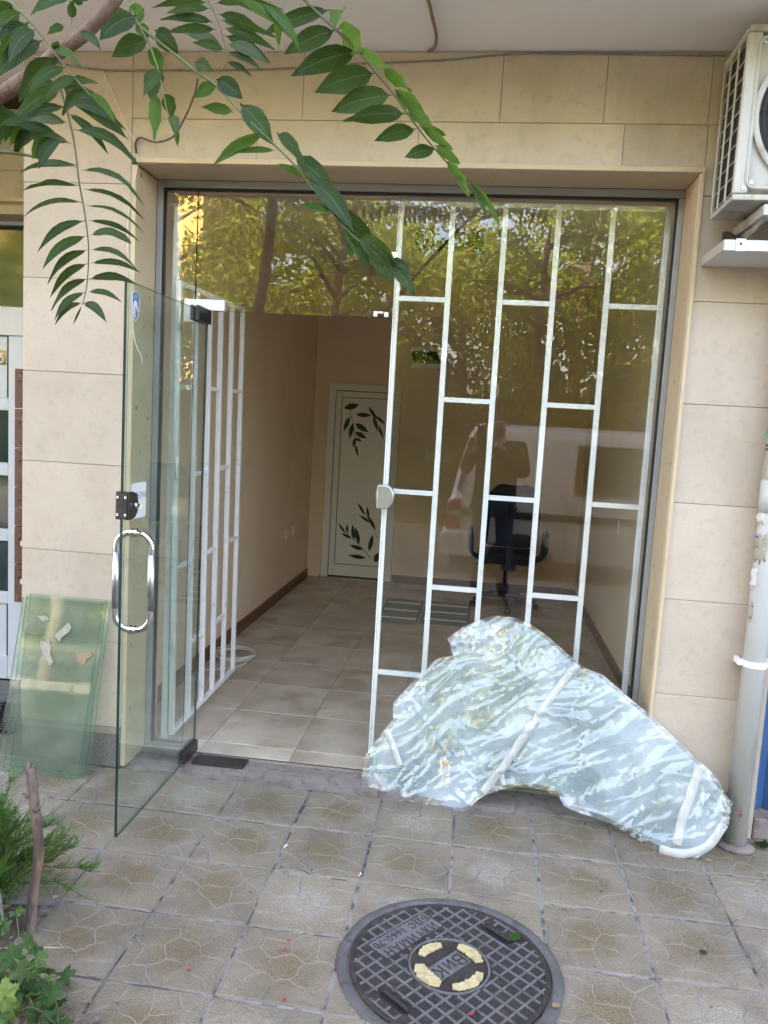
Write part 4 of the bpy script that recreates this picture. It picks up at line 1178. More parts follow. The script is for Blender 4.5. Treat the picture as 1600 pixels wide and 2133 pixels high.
for i in range(-7, 8):
    rib_run(i * pitch + .008, True)
    rib_run(i * pitch, False)
tag(mbr.build('rib_grid', M['iron_rib'], mh), kind='stuff')
MB().lathe([(.112, .002), (.113, .0064), (.118, .0064), (.119, .002)], seg=48).build('centre_ring', M['iron_rib'], mh)
q = [loc2(*p) for p in ((-.12, -.215), (.12, -.215), (.12, -.135), (-.12, -.135))]
MB().prism([(p.x, p.y) for p in q], .002, .0052).build('name_plate', M['iron_rib'], mh)
q = [loc2(*p) for p in ((-.062, -.03), (.062, -.03), (.062, .03), (-.062, .03))]
MB().prism([(p.x, p.y) for p in q], .002, .0052).build('centre_plate', M['iron_rib'], mh)
def lid_text(body, size, u, v, sx=1.0):
    c = loc2(u, v)
    Mt = Matrix.Translation((c.x, c.y, .0056)) @ Matrix.Rotation(TA, 4, 'Z') @ Matrix.Scale(sx, 4, (1, 0, 0))
    lettering(body, size, .0006, M['iron'], mh, Mt, 1.12)
lid_text('ИХТИМАН', .046, 0, -.153, .86)
lid_text('БДС 1660-70', .038, 0, -.196, .95)
lid_text('ВиК', .064, 0, .0, .95)
for s_ in (-1, 1):
    c = loc2(s_ * .222, 0)
    Mh = Matrix.Translation((c.x, c.y, .0026)) @ Matrix.Rotation(TA + math.pi / 2, 4, 'Z')
    mb = MB()
    st_ = [(.052 * math.copysign(1, math.cos(a)) * .7 + .018 * math.cos(a), .018 * math.sin(a)) for a in [2 * math.pi * i / 24 for i in range(24)]]
    MB().prism(st_, 0, .0008, M=Mh).build('lift_pocket', M['black'], mh)
    MB().tube([Mh @ V((-.05, 0, .003)), Mh @ V((-.03, 0, .007)), Mh @ V((.03, 0, .007)), Mh @ V((.05, 0, .003))], [.005, .0065, .0065, .005], 8).build('lift_bar', M['iron'], mh, True)
for a0, a1, r0, w in ((108, 164, .086, .015), (18, 76, .090, .017), (-82, -10, .090, .015), (190, 256, .086, .021)):
    pts = []
    for i in range(25):
        a = math.radians(a0 + (a1 - a0) * i / 24)
        w_ = w * (.55 + .6 * math.sin(math.pi * (i + 1.5) / 27)) * (1 + .35 * noise.noise(V((i * .45, a0, 0))))
        w_ = min(w_, .114 - r0)
        pts.append(((r0 + w_) * math.cos(a), (r0 + w_) * math.sin(a)))
    for i in range(24, -1, -1):
        a = math.radians(a0 + (a1 - a0) * i / 24)
        w_ = w * (.55 + .5 * math.sin(math.pi * (i + 1.5) / 27)) * (1 + .45 * noise.noise(V((i * .5, a0, 7))))
        pts.append(((r0 - w_) * math.cos(a), (r0 - w_) * math.sin(a)))
    MB().prism(pts, .003, .0078).build('paint_mark', M['ypaint'], mh, bevel=.001)

# ------------------------------------------------------------------ drainpipe and clip, torn posters
dpz = thing('drainpipe', 'off-white plastic drainpipe in front of the stone wall by the blue shutter', 'drainpipe', (1.078, 3.062, 0))
MB().tube([(0, 0, -.005), (0, 0, 2.4)], .0415, 28).build('pipe', M['pipe'], dpz, True)
MB().tube([(0, 0, 1.30), (0, 0, 1.42)], .0455, 28).build('socket_joint', M['pipe'], dpz, True)
MB().lathe([(.042, .715), (.045, .715), (.045, .738), (.042, .738)], seg=28).box((-.060, -.008, .716), (-.0451, .052, .737)).box((.0451, -.01, .716), (.066, .052, .737)).build('pipe_clip', M['white_metal'], dpz)
MB().lathe([(.043, 0.001), (.078, .001), (.066, .010), (.043, .016)], seg=24).build('mortar_collar', M['threshold'], dpz, True)
pr = random.Random(4)
def curl(name, par, r, a0, a1, z0, z1, mat, jag=.01):
    mb = MB()
    n, m_ = 10, 6
    for j in range(m_ + 1):
        for i in range(n + 1):
            a = math.radians(a0 + (a1 - a0) * i / n + (jag * 400 * noise.noise(V((j * .9, i * .2, z0 * 9))) if i in (0, n) else 0))
            z = z0 + (z1 - z0) * j / m_ + (jag * 1.2 * noise.noise(V((i * .8, j, z0 * 5))) if j in (0, m_) else 0)
            rr = r + (.012 * max(0, noise.noise(V((i * .5, j * .5, z0 * 3)))) if i in (0, 1) else .001)
            mb.v.append((rr * math.cos(a), rr * math.sin(a), z))
    for j in range(m_):
        for i in range(n):
            a = j * (n + 1) + i
            mb.f.append((a, a + 1, a + n + 2, a + n + 1)); mb.m.append(0)
    o = mb.build(name, mat, par, True)
    s_ = o.modifiers.new('thickness', 'SOLIDIFY'); s_.thickness = .0006
M['green_print'] = mottled('green_print', (0.02, 0.30, 0.14), (0.03, 0.36, 0.18), 20, .6)
M['ink_blue'] = mottled('print_blue', (0.04, 0.10, 0.42), (0.05, 0.13, 0.5), 20, .6)
for i, (a0, a1, z0, z1) in enumerate(((172, 300, 1.38, 1.62), (165, 225, 1.26, 1.33), (160, 250, 1.12, 1.22), (168, 215, 1.02, 1.09), (185, 215, .90, .96))):
    curl('torn_poster', dpz, .0420, a0, a1, z0, z1, M['paper'] if i % 2 else M['scrap'], .022)
for a0, a1, z0, z1, mt in ((185, 215, 1.575, 1.60, 'green_print'), (182, 205, 1.205, 1.212, 'ink_blue'), (190, 202, 1.17, 1.174, 'ink_blue'), (190, 215, 1.545, 1.552, 'ink'), (190, 215, 1.53, 1.536, 'ink')):
    curl('print_patch', dpz, .0445, a0, a1, z0, z1, M[mt], 0)
M['red'] = mottled('red_paint', (0.42, 0.02, 0.03), (0.5, 0.03, 0.04), 20, .5)
for z, dz in ((.135, .014), (.155, .008)):
    curl('paint_dab', dpz, .0428, 262, 272, z, z + dz, M['red'], 0)

# ------------------------------------------------------------------ air conditioner on its bracket
AC = thing('air_conditioner', 'aged white outdoor air conditioner unit mounted high above the blue shutter side', 'air conditioner', (0.757, 2.80, 2.34))
W_, DP, H_ = 0.78, 0.262, 0.53
box('casing', (0.022, 0.012, 0.02), (W_ - .01, DP, H_ - .012), M['ac'], AC, .012, 3)
box('top_cover', (0.0, -.006, H_ - .011), (W_ + .002, DP + .004, H_ + .012), M['ac'], AC, .008, 3)
box('base_pan', (0.0, 0.0, 0.0), (W_, DP, .019), M['ac'], AC, .004)
box('corner_post', (-.002, -.004, .0195), (.045, .0115, H_ - .0115), M['ac'], AC, .006, 3)
box('coil', (0.010, 0.03, .03), (0.0215, DP - .01, H_ - .02), M['ac_dark'], AC)
for i in range(10):
    z = .03 + (H_ - .06) * i / 9
    MB().tube([(0.006, .012, z), (0.006, DP, z)], .0028, 6).build('guard_wire', M['ac'], AC)
for y in (.014, .10, .185, DP - .004):
    MB().tube([(0.003, y, .02), (0.003, y, H_ - .014)], .0042, 6).build('guard_wire', M['ac'], AC)
fc = V((.272, 0, .27))
R0 = .215
Rm = Matrix.Translation(fc) @ Matrix.Rotation(math.pi / 2, 4, 'X')
MB().lathe([(R0, .0), (R0 + .008, .006), (R0 + .02, .0)], seg=48, M=Rm).build('fan_rim', M['ac'], AC, True)
MB().lathe([(0.0, -.004), (R0, -.004)], seg=48, M=Rm).build('fan_well', M['ac_dark'], AC)
sq = []
for (cx, cz, a0) in ((.272 + .215, .27 + .205, 0), (.272 - .208, .27 + .205, 90), (.272 - .208, .27 - .205, 180), (.272 + .215, .27 - .205, 270)):
    for q in range(0, 91, 15):
        sq.append(V((cx + .028 * math.cos(math.radians(a0 + q)), -.003, cz + .028 * math.sin(math.radians(a0 + q)))))
MB().tube(sq, .006, 8, closed=True).build('grille_border', M['ac'], AC, True)
for i in range(9):
    r = .03 + .0215 * i
    MB().tube([fc + V((r * math.cos(a), -.006 - .010 * (1 - (r / R0) ** 2), r * math.sin(a))) for a in [2 * math.pi * q / 40 for q in range(40)]], .0016, 5, closed=True).build('guard_ring', M['chair_plastic'], AC, True)
for i in range(12):
    a = 2 * math.pi * i / 12
    MB().tube([fc + V((r * math.cos(a + .5 * (r / R0)), -.006 - .010 * (1 - (r / R0) ** 2), r * math.sin(a + .5 * (r / R0)))) for r in (.02, .08, .14, .2, R0)], .002, 5).build('guard_spoke', M['chair_plastic'], AC)
for x, z in ((.052, .055), (.052, .485), (.52, .05), (.52, .49), (.03, .035)):
    MB().tube([(x, -.002, z), (x, -.007, z)], .006, 10).build('screw', M['brushed'], AC)
for x in (.12, .62):
    mb = MB().box((x - .018, .0, -.045), (x + .018, .32, -.012))
    mb.prism([(.32, -.11), (.32, -.045), (.06, -.045), (.10, -.06), (.30, -.10)], x - .003, x + .003, axis='x')
    mb.build('wall_bracket', M['ac'], AC)
    MB().tube([(x, .05, -.013), (x, .05, .002)], .014, 10).build('rubber_foot', M['black'], AC)
    MB().tube([(x, .22, -.013), (x, .22, .002)], .014, 10).build('rubber_foot', M['black'], AC)
shf = thing('shelf_board', 'white drip shelf fixed to the stone wall under the air conditioner', 'shelf', (0.76, 3.119, 2.19))
box('board', (0, -.27, 0), (1.0, -.001, .012), M['white_plastic'], shf, .002)
box('front_lip', (0.0, -.274, -.001), (1.0, -.2705, .034), M['white_plastic'], shf, .001)
box('end_cap', (-.004, -.274, -.001), (-.0005, -.001, .034), M['ac'], shf, .001)
box('clip', (.035, -.279, -.004), (.066, -.2745, .037), M['white_plastic'], shf, .001)
MB().tube([(.05, -.2792, .02), (.05, -.281, .02)], .004, 8).build('screw', M['black'], shf)
for x in (.06, .55):
    MB().prism([(-.004, .013), (-.25, .013), (-.25, .03), (-.03, .12), (-.004, .12)], x, x + .018, axis='x').build('bracket', M['chair_plastic'], shf)

# ------------------------------------------------------------------ cables on the facade
def cable(name, label, pts, r, mat, n=6, seg=6):
    return tag(MB().tube(smooth_path(pts, n), r, seg).build(name, M[mat], None, True), label, 'cable')
cable('facade_cable', 'dusty cable running along the header just under the soffit', [at(x, y, D - .006) for x, y in ((118, 131), (215, 146), (330, 146), (450, 146), (580, 143), (720, 134), (840, 129), (940, 124), (1060, 113), (1200, 112), (1400, 114), (1512, 116))], .0038, 'grey_cable')
cable('dangling_wire', 'thin white wire hanging down the edge of the pier', [at(x, y, D - .004) for x, y in ((215, 147), (240, 205), (262, 260), (284, 300), (287, 335), (278, 390), (268, 440), (266, 500), (270, 560), (276, 620), (278, 690))] + [at(x, y, D - .012) for x, y in ((285, 722), (294, 740), (297, 758))], .0021, 'cable')
mb = MB()
rp = smooth_path([V((-0.276, 2.757, 2.938)), V((-0.275, 2.76, 2.936)), V((-.268, 2.86, 2.932)), V((-.262, 2.98, 2.930)), V((-.272, 3.06, 2.931)), V((-.30, 3.112, 2.938))], 14)
mb.tube([p + V((.0025 * math.sin(i * 1.3), 0, .0025 * math.cos(i * 1.3))) for i, p in enumerate(rp)], .0042, 6)
mb.tube([p + V((-.0025 * math.sin(i * 1.3), 0, -.0025 * math.cos(i * 1.3))) for i, p in enumerate(rp)], .0042, 6)
tag(mb.build('old_rope', M['rope'], None, True), 'frayed brown rope stuck to the grey soffit', 'rope')
# coil on the shop floor
mb = MB()
pts = []
for i in range(7 * 24):
    a = 2 * math.pi * i / 24
    k_ = i / 24
    pts.append(V((-1.462 + (.125 + .012 * math.sin(k_ * 2.3)) * math.cos(a) + .008 * math.sin(k_ * 3), 4.72 + (.135 + .014 * math.cos(k_ * 1.9)) * math.sin(a), FZ + .006 + .006 * (k_ % 4) + .003 * math.sin(a * 2 + k_))))
pts += smooth_path([pts[-1], V((-1.36, 4.56, FZ + .004)), V((-1.45, 4.45, FZ + .004)), V((-1.53, 4.41, FZ + .004)), V((-1.57, 4.38, FZ + .03))], 8)[1:]
tag(MB().tube(pts, .0036, 6).build('cable_coil', M['cable'], None, True), 'coiled white cable lying on the shop floor by the open grille', 'cable')

# ------------------------------------------------------------------ office chair
ch = thing('office_chair', 'black swivel office chair with armrests standing inside the shop', 'chair', (0.275, 6.80, FZ), math.pi * 1.02)
def rbox(name, a, b, mat, par, bev):
    return box(name, a, b, M[mat], par, bev, 4)
rbox('seat', (-.235, -.22, .40), (.235, .24, .49), 'chair_black', ch, .035)
mb = MB()
rows = [(0.56, .19, .0), (.60, .215, .008), (.72, .225, .02), (.85, .228, .028), (.97, .215, .03), (1.04, .18, .025), (1.075, .10, .02)]
for z, w, y in rows:
    for i in range(9):
        u = -1 + i / 4
        mb.v.append((w * u, .21 + y * 1.2 + .05 * (1 - u * u), z))
for j in range(len(rows) - 1):
    for i in range(8):
        a = j * 9 + i
        mb.f.append((a, a + 1, a + 10, a + 9)); mb.m.append(0)
bk = mb.build('backrest', M['chair_black'], ch, True)
s_ = bk.modifiers.new('pad', 'SOLIDIFY'); s_.thickness = .055; s_.offset = 0
s2 = bk.modifiers.new('round', 'SUBSURF'); s2.levels = s2.render_levels = 1
MB().box((-.03, .255, .36), (.03, .275, .62)).build('back_support', M['chair_plastic'], ch, bevel=.004)
MB().box((-.06, -.05, .36), (.06, .27, .398)).build('tilt_plate', M['chair_plastic'], ch, bevel=.004)
for s_ in (-1, 1):
    MB().tube(smooth_path([V((s_ * .22, -.06, .42)), V((s_ * .30, -.06, .45)), V((s_ * .315, -.08, .56)), V((s_ * .32, -.10, .645)), V((s_ * .32, 0, .668)), V((s_ * .32, .10, .66)), V((s_ * .315, .155, .60)), V((s_ * .30, .12, .47)), V((s_ * .22, .10, .42))], 6), .017, 8).build('armrest', M['chair_plastic'], ch, True)
MB().tube([(0, 0, .09), (0, 0, .2), (0, 0, .2), (0, 0, .36)], [.028, .028, .016, .016], 14).build('gas_lift', M['chair_plastic'], ch, True)
MB().tube([(.06, .02, .38), (.20, .02, .37), (.25, .02, .36)], .006, 6).build('lever', M['chair_plastic'], ch)
for i in range(5):
    a = 2 * math.pi * i / 5 + .35
    d = V((math.cos(a), math.sin(a), 0))
    MB().tube([V((0, 0, .105)), d * .12 + V((0, 0, .10)), d * .28 + V((0, 0, .07))], [.024, .02, .014], 8).build('base_arm', M['chair_plastic'], ch, True)
    c = d * .285 + V((0, 0, .028))
    n_ = V((-d.y, d.x, 0))
    MB().tube([c - n_ * .024, c - n_ * .008, c + n_ * .008, c + n_ * .024], [.026, .028, .028, .026], 14).build('caster', M['chair_plastic'], ch, True)

# ------------------------------------------------------------------ tree of heaven over the pavement
AT = thing('tree_of_heaven', 'tree of heaven with pinnate leaves hanging in front of the facade', 'tree', (-1.36, 1.98, 0))
base_ = V((-1.36, 1.98, 0))
lr = random.Random(77)
def rel(p):
    return p - base_
trunk = [V((-1.345, 1.98, -.05)), V((-1.375, 1.97, .22)), V((-1.47, 1.92, .55)), V((-1.60, 1.82, 1.05)), V((-1.66, 1.66, 1.6)), V((-1.58, 1.50, 2.0)), V((-1.52, 1.40, 2.5)), V((-1.5, 1.3, 3.3)), V((-1.55, 1.2, 4.4))]
MB().tube([rel(p) for p in smooth_path(trunk, 6)], [.078 - .055 * i / (8 * 6) for i in range(8 * 6 + 1)], 14).build('trunk', M['bark_pale'], AT, True)
br = [V((-1.62, 1.56, 1.82)), V((-1.30, 1.48, 1.93)), at(0, 200, 1.42), at(110, 118, 1.42), at(240, 0, 1.42), V((-.42, 1.40, 2.62)), V((-.1, 1.30, 3.0))]
MB().tube([rel(p) for p in smooth_path(br, 6)], [.0165 - .008 * i / 36 for i in range(37)], 10).build('branch', M['bark_brown'], AT, True)

def leaflet(parent, b, tip, w, roll=0.0, arch=0.10, mat='leaf', torn=0.0, fold=0.25, blunt=False):
    d = tip - b
    ln = d.length
    d = d / ln
    view = (V((0, 0, CAM_Z)) - b).normalized()
    n0 = view - d * view.dot(d)
    n0 = n0.normalized() if n0.length > 1e-4 else d.orthogonal()
    n = Quaternion(d, math.radians(roll)) @ n0
    s = d.cross(n)
    s0, n0_ = s.copy(), n.copy()
    twist = lr.uniform(-.9, .9)
    fold = fold * lr.uniform(.6, 2.0)
    up = V((0, 0, 1)) - d * d.z
    up = up.normalized() if up.length > 1e-3 else n
    prof = [(0, .03), (.07, .10), (.14, .55), (.26, .88), (.40, 1.0), (.55, .95), (.70, .74), (.84, .42), (.94, .16), (1.0, .0)]
    if blunt:
        prof = prof[:6] + [(.85, .85), (1.0, .5)]
    mb = MB()
    seed = lr.random() * 50
    m_ = len(prof)
    for i, (t, k_) in enumerate(prof):
        c = b + d * (ln * t) + up * (arch * ln * math.sin(math.pi * min(1, t * .95)) ) - V((0, 0, 1)) * (abs(arch) * .35 * ln * t * t)
        hw = w * k_ / 2
        lf = hw * (1 + .10 * noise.noise(V((t * 9, seed, 0))))
        rt = hw * (1 + .10 * noise.noise(V((t * 9, seed, 5))))
        if torn and .1 < t < .8:
            # the upper half eaten down to the midrib
            cut = .5 + .5 * noise.noise(V((t * 23, seed, 9)))
            lf *= 1 - torn * max(0, min(1, cut * 1.5))
        wv = .07 * w * math.sin(t * 15 + seed)
        qt = Quaternion(d, (t - .3) * twist)
        s, n = qt @ s0, qt @ n0_
        mb.v.append(tuple(rel(c + s * lf + n * (fold * lf + wv))))
        mb.v.append(tuple(rel(c)))
        mb.v.append(tuple(rel(c - s * rt + n * (fold * rt - wv))))
    for i in range(m_ - 1):
        a = i * 3
        mb.f += [(a, a + 1, a + 4, a + 3), (a + 1, a + 2, a + 5, a + 4)]
        mb.m += [0, 0]
    o = mb.build('leaflet', M[mat], parent, True)
    me = o.data
    uvl = me.uv_layers.new(name='UVMap')
    vi = [0] * len(me.loops)
    me.loops.foreach_get('vertex_index', vi)
    co = []
    for q in vi:
        co += [(0.0, .5, 1.0)[q % 3], prof[q // 3][0]]
    uvl.data.foreach_set('uv', co)
    return o

def frond(Y, rachis, r0, leaves, mat='leaf', stalk='stalk', dY=0.0):
    r0 = r0 * .72
    pts = smooth_path([at(x, y, Y + dY * i) for i, (x, y) in enumerate(rachis)], 5)
    n = len(pts)
    R = MB().tube([rel(p) for p in pts], [r0 * (1 - .65 * i / (n - 1)) for i in range(n)], 6).build('leaf_stalk', M[stalk], AT, True)
    for lf in leaves:
        (bx, by), (tx, ty), wpx = lf[0], lf[1], lf[2]
        opt = lf[3] if len(lf) > 3 else {}
        opt = dict(opt)
        dz = opt.pop('dz', lr.uniform(-.05, .06))
        # the leaf base sits on the stalk where the stalk shows nearest to it
        b = min(pts, key=lambda p: ((p - V((0, 0, CAM_Z))).normalized() - pxray(bx, by).normalized()).length)
        b = at(bx, by, b.y)
        tip = at(tx, ty, max(b.y + dz, .4))
        w = wpx / FPX * b.y * .92
        roll = opt.get('roll', lr.uniform(-25, 25))
        w = w / max(.35, math.cos(math.radians(roll)))
        opt['roll'] = roll
        opt.setdefault('mat', mat)
        leaflet(R, b, tip, w, **opt)
    return R

def c3(x, y):
    return (x * .2156, 300 + y * .2156)
T_ = dict(torn=.95)
L1 = []
for a, b, w, o in (((745, 230), (185, 270), 24, T_), ((775, 410), (215, 440), 24, T_), ((800, 570), (230, 685), 22, dict(torn=.6)), ((830, 740), (370, 1030), 27, {}), ((850, 885), (420, 1195), 30, {}), ((855, 1020), (465, 1335), 27, {}), ((855, 1155), (485, 1475), 27, {}), ((850, 1300), (500, 1595), 25, {}), ((830, 1430), (535, 1690), 23, {}), ((800, 1535), (530, 1740), 18, {}),
                   ((775, 255), (1390, 575), 26, dict(torn=.9)), ((800, 435), (1395, 720), 22, dict(torn=.75)), ((825, 595), (1395, 850), 16, dict(torn=.8)), ((850, 740), (1350, 935), 17, {}), ((865, 885), (1265, 935), 25, dict(blunt=True)), ((865, 1025), (1330, 1210), 17, {}), ((865, 1155), (1370, 1240), 20, {}), ((858, 1305), (1330, 1350), 26, {}), ((840, 1430), (1180, 1525), 19, {}), ((800, 1540), (1035, 1720), 30, {}), ((790, 1560), (705, 1750), 7, dict(arch=0))):
    o = dict(o); o.setdefault('arch', .13); o['roll'] = lr.uniform(-18, 18)
    L1.append((c3(*a), c3(*b), w * .72, o))
for a, b, w, o in (((122, 175), (268, 290), 50, dict(arch=.06)), ((135, 215), (262, 268), 24, dict(arch=.12)), ((140, 222), (0, 275), 26, dict(arch=.1)), ((145, 258), (12, 262), 30, dict(arch=.1)), ((152, 270), (288, 340), 30, dict(torn=.5, arch=.12)), ((150, 300), (22, 286), 24, dict(arch=.08)), ((128, 190), (30, 250), 30, {}), ((118, 170), (50, 205), 32, {}), ((140, 235), (225, 320), 20, {}), ((125, 180), (205, 172), 18, {}), ((160, 345), (50, 352), 20, dict(torn=.9, arch=.08))):
    L1.append((a, b, w, o))
frond(1.62, [(70, 118), (90, 130), (120, 172), (135, 215), (150, 275), (158, 320), (165, 380), (176, 440), (184, 505), (184, 555), (180, 600), (172, 635)], .0040, L1, stalk='rachis')

L3 = []
for a, b, w in (((700, 62), (592, 112), 44), ((748, 105), (607, 157), 50), ((783, 152), (655, 192), 54), ((818, 198), (690, 232), 50), ((847, 237), (715, 251), 38), ((868, 268), (780, 293), 34), ((908, 310), (843, 327), 30), ((690, 20), (545, 72), 34)):
    L3.append((a, b, w, dict(roll=lr.uniform(-12, 12), arch=.05, fold=.18, dz=lr.uniform(-.03, .03))))
for a, b, w in (((718, 15), (700, 58), 26), ((705, 58), (757, 106), 42), ((752, 105), (814, 142), 24), ((798, 142), (857, 190), 27), ((822, 186), (885, 238), 28), ((846, 226), (905, 268), 26), ((873, 262), (930, 282), 18), ((880, 268), (945, 312), 20), ((905, 302), (960, 343), 22), ((930, 336), (974, 374), 20), ((955, 358), (979, 412), 18), ((978, 372), (1014, 452), 14), ((988, 382), (1043, 474), 14)):
    L3.append((a, b, w, dict(mat='leaf_young', roll=lr.uniform(20, 60), arch=.04, dz=lr.uniform(-.05, .02))))
frond(1.42, [(625, -10), (655, 20), (700, 62), (745, 105), (783, 150), (820, 196), (850, 238), (885, 285), (925, 332), (975, 385), (1000, 415)], .0040, L3, stalk='rachis')

L2 = []
for a, b, w, mt, o in (((322, 62), (374, 112), 42, 'leaf', {}), ((405, 130), (445, 148), 26, 'leaf', {}), ((452, 175), (405, 203), 28, 'leaf_young', {}), ((450, 165), (506, 205), 40, 'leaf', {}), ((487, 234), (420, 222), 24, 'leaf_young', {}), ((500, 216), (570, 302), 48, 'leaf', {}), ((553, 274), (443, 345), 27, 'leaf_young', {}), ((576, 314), (484, 318), 14, 'leaf_young', {}), ((575, 275), (642, 348), 36, 'leaf', dict(torn=.5)), ((612, 325), (695, 400), 38, 'leaf', {}), ((640, 362), (737, 482), 42, 'leaf', {}), ((655, 385), (735, 492), 34, 'leaf', dict(torn=.3)), ((690, 430), (792, 522), 40, 'leaf', {}), ((715, 465), (770, 560), 34, 'leaf', {}), ((745, 490), (835, 560), 44, 'leaf', {}), ((770, 512), (820, 590), 38, 'leaf', {}), ((800, 535), (864, 614), 34, 'leaf', {}), ((812, 540), (855, 566), 20, 'leaf', {}), ((735, 495), (732, 535), 24, 'leaf_young', {}), ((690, 440), (622, 425), 18, 'leaf_young', {}), ((575, 340), (650, 380), 14, 'leaf_young', {})):
    o = dict(o); o['mat'] = mt; o.setdefault('arch', .05); o['dz'] = lr.uniform(-.02, .03)
    L2.append((a, b, w, o))
frond(1.50, [(275, 40), (310, 70), (360, 110), (410, 150), (450, 178), (500, 232), (560, 290), (610, 340), (650, 390), (700, 455), (760, 512), (810, 545)], .0045, L2)

L4 = []
for a, b, w in (((434, 6), (315, 15), 18), ((440, 18), (340, 30), 18), ((446, 46), (333, 40), 20), ((452, 62), (345, 67), 20), ((462, 98), (385, 70), 24), ((468, 104), (400, 88), 20), ((445, 8), (575, 12), 18), ((455, 30), (545, 62), 22), ((458, 42), (578, 78), 20), ((463, 58), (575, 104), 22), ((468, 74), (563, 130), 22), ((472, 90), (560, 132), 24), ((474, 108), (545, 146), 16), ((472, 128), (525, 160), 14)):
    L4.append((a, b, w, dict(arch=.06, roll=lr.uniform(-20, 20))))
frond(1.95, [(428, -15), (436, 5), (452, 40), (466, 85), (472, 118), (468, 138), (455, 152)], .0038, L4, stalk='rachis')

L5 = [((495, -5), (600, 60), 34, dict(mat='leaf_young')), ((520, -5), (612, 85), 28, dict(mat='leaf_young')), ((545, 5), (608, 82), 22, dict(mat='leaf_young')), ((560, 0), (625, 112), 16, dict(mat='leaf_young')), ((575, 20), (580, 100), 18, dict(mat='leaf_young')), ((470, -5), (560, 40), 22, dict(mat='leaf'))]
frond(1.15, [(440, -30), (490, -12), (545, 0), (590, 20)], .003, L5)

L6 = [((286, 32), (208, 84), 48, {}), ((312, 88), (233, 117), 42, {}), ((283, 2), (284, 54), 34, dict(mat='leaf_young')), ((286, 48), (306, 86), 28, dict(mat='leaf_young')), ((312, 95), (338, 152), 32, dict(mat='leaf_young')), ((333, 138), (316, 208), 42, {}), ((326, 192), (322, 288), 30, dict(mat='leaf_young')), ((340, 195), (362, 248), 32, {}), ((358, 240), (366, 284), 24, {}), ((340, 150), (300, 200), 24, {}), ((366, 262), (370, 305), 12, dict(mat='leaf_young'))]
frond(1.5, [(252, -20), (270, 15), (287, 48), (310, 90), (330, 145), (340, 195), (352, 245), (362, 270)], .004, L6)

L7 = [((60, 46), (0, 140), 52, {}), ((90, 84), (-5, 160), 42, {}), ((25, 6), (-5, 44), 40, {}), ((150, -5), (64, 30), 24, {}), ((135, 58), (97, 72), 18, {}), ((165, 68), (210, 102), 22, {}), ((120, 118), (40, 212), 44, {}), ((75, 60), (20, 130), 34, {}), ((140, 140), (60, 190), 24, {}), ((45, 25), (-10, 95), 38, {}), ((160, 160), (95, 205), 22, {}), ((110, 105), (170, 140), 20, dict(mat='leaf_young')), ((180, 185), (130, 240), 26, {}), ((185, 190), (240, 255), 20, dict(mat='leaf_young'))]
frond(1.30, [(5, -20), (30, 12), (62, 45), (95, 85), (125, 125), (170, 178), (190, 200)], .0035, L7)
L8 = []
for i in range(9):
    x = 15 + i * 14
    y = 232 + i * 7
    L8.append(((x, y), (x - 75 - lr.uniform(0, 30), y + lr.uniform(-28, 8)), lr.uniform(16, 26), {}))
    L8.append(((x, y), (x - 45 + lr.uniform(-10, 20), y + lr.uniform(45, 75)), lr.uniform(16, 26), dict(mat='leaf_young' if i % 3 == 0 else 'leaf')))
frond(1.45, [(-60, 200), (0, 226), (50, 250), (100, 280), (130, 292)], .003, L8)
L9 = [((190, 0), (120, -10), 22, {}), ((150, 40), (148, 0), 20, {}), ((160, 10), (165, -5), 22, {}), ((120, 85), (110, 120), 18, {})]
frond(1.38, [(140, -10), (150, 25), (148, 55)], .003, L9)
MB().tube([rel(p) for p in smooth_path([at(-10, 316, 1.5), at(40, 320, 1.5), at(90, 331, 1.5)], 5)], [.0035 - .0012 * i / 10 for i in range(11)], 6).build('leaf_stalk', M['stalk'], AT, True)
MB().tube([rel(p) for p in smooth_path([at(412, 165, 1.9), at(404, 200, 2.2), at(385, 245, 2.6), at(360, 285, 2.9), at(325, 296, 3.05), at(292, 287, 3.1), at(282, 300, 3.11), at(284, 318, 3.11)], 6)], [.0025 + .0028 * i / 42 for i in range(43)], 6).build('dry_stalk', M['bark_brown'], AT, True)
# foliage above the picture, so the tree goes on beyond the frame
def auto_frond(p0, dirn, ln, np_, lw, seedmat):
    pts = []
    d = dirn.normalized()
    p = p0.copy()
    for i in range(9):
        pts.append(p.copy())
        p = p + d * (ln / 8)
        d = (d + V((0, 0, -.11))).normalized()
    R = MB().tube([rel(q) for q in pts], [.004 - .003 * i / 8 for i in range(9)], 5).build('leaf_stalk', M['stalk'], AT, True)
    mb = MB()
    for i in range(np_):
        t = .2 + .8 * i / np_
        q = pts[int(t * 8)].lerp(pts[min(8, int(t * 8) + 1)], t * 8 % 1)
        dd = (pts[min(8, int(t * 8) + 1)] - pts[max(0, int(t * 8) - 1)]).normalized()
        sd_ = dd.cross(V((0, 0, 1))).normalized()
        for s in (-1, 1):
            e = q + (sd_ * s + dd * .35 + V((0, 0, -.45 + lr.uniform(-.2, .2)))).normalized() * (lw * lr.uniform(.8, 1.1))
            w = (e - q).cross(V((lr.uniform(-.3, .3), lr.uniform(-.3, .3), 1))).normalized() * lw * .16
            m1 = q.lerp(e, .4) + V((0, 0, .012))
            mb.add([rel(q), rel(m1 + w), rel(e), rel(m1 - w)], [(0, 1, 2, 3)])
    tag(mb.build('leaflet_row', M['leaf'], R), kind='stuff')
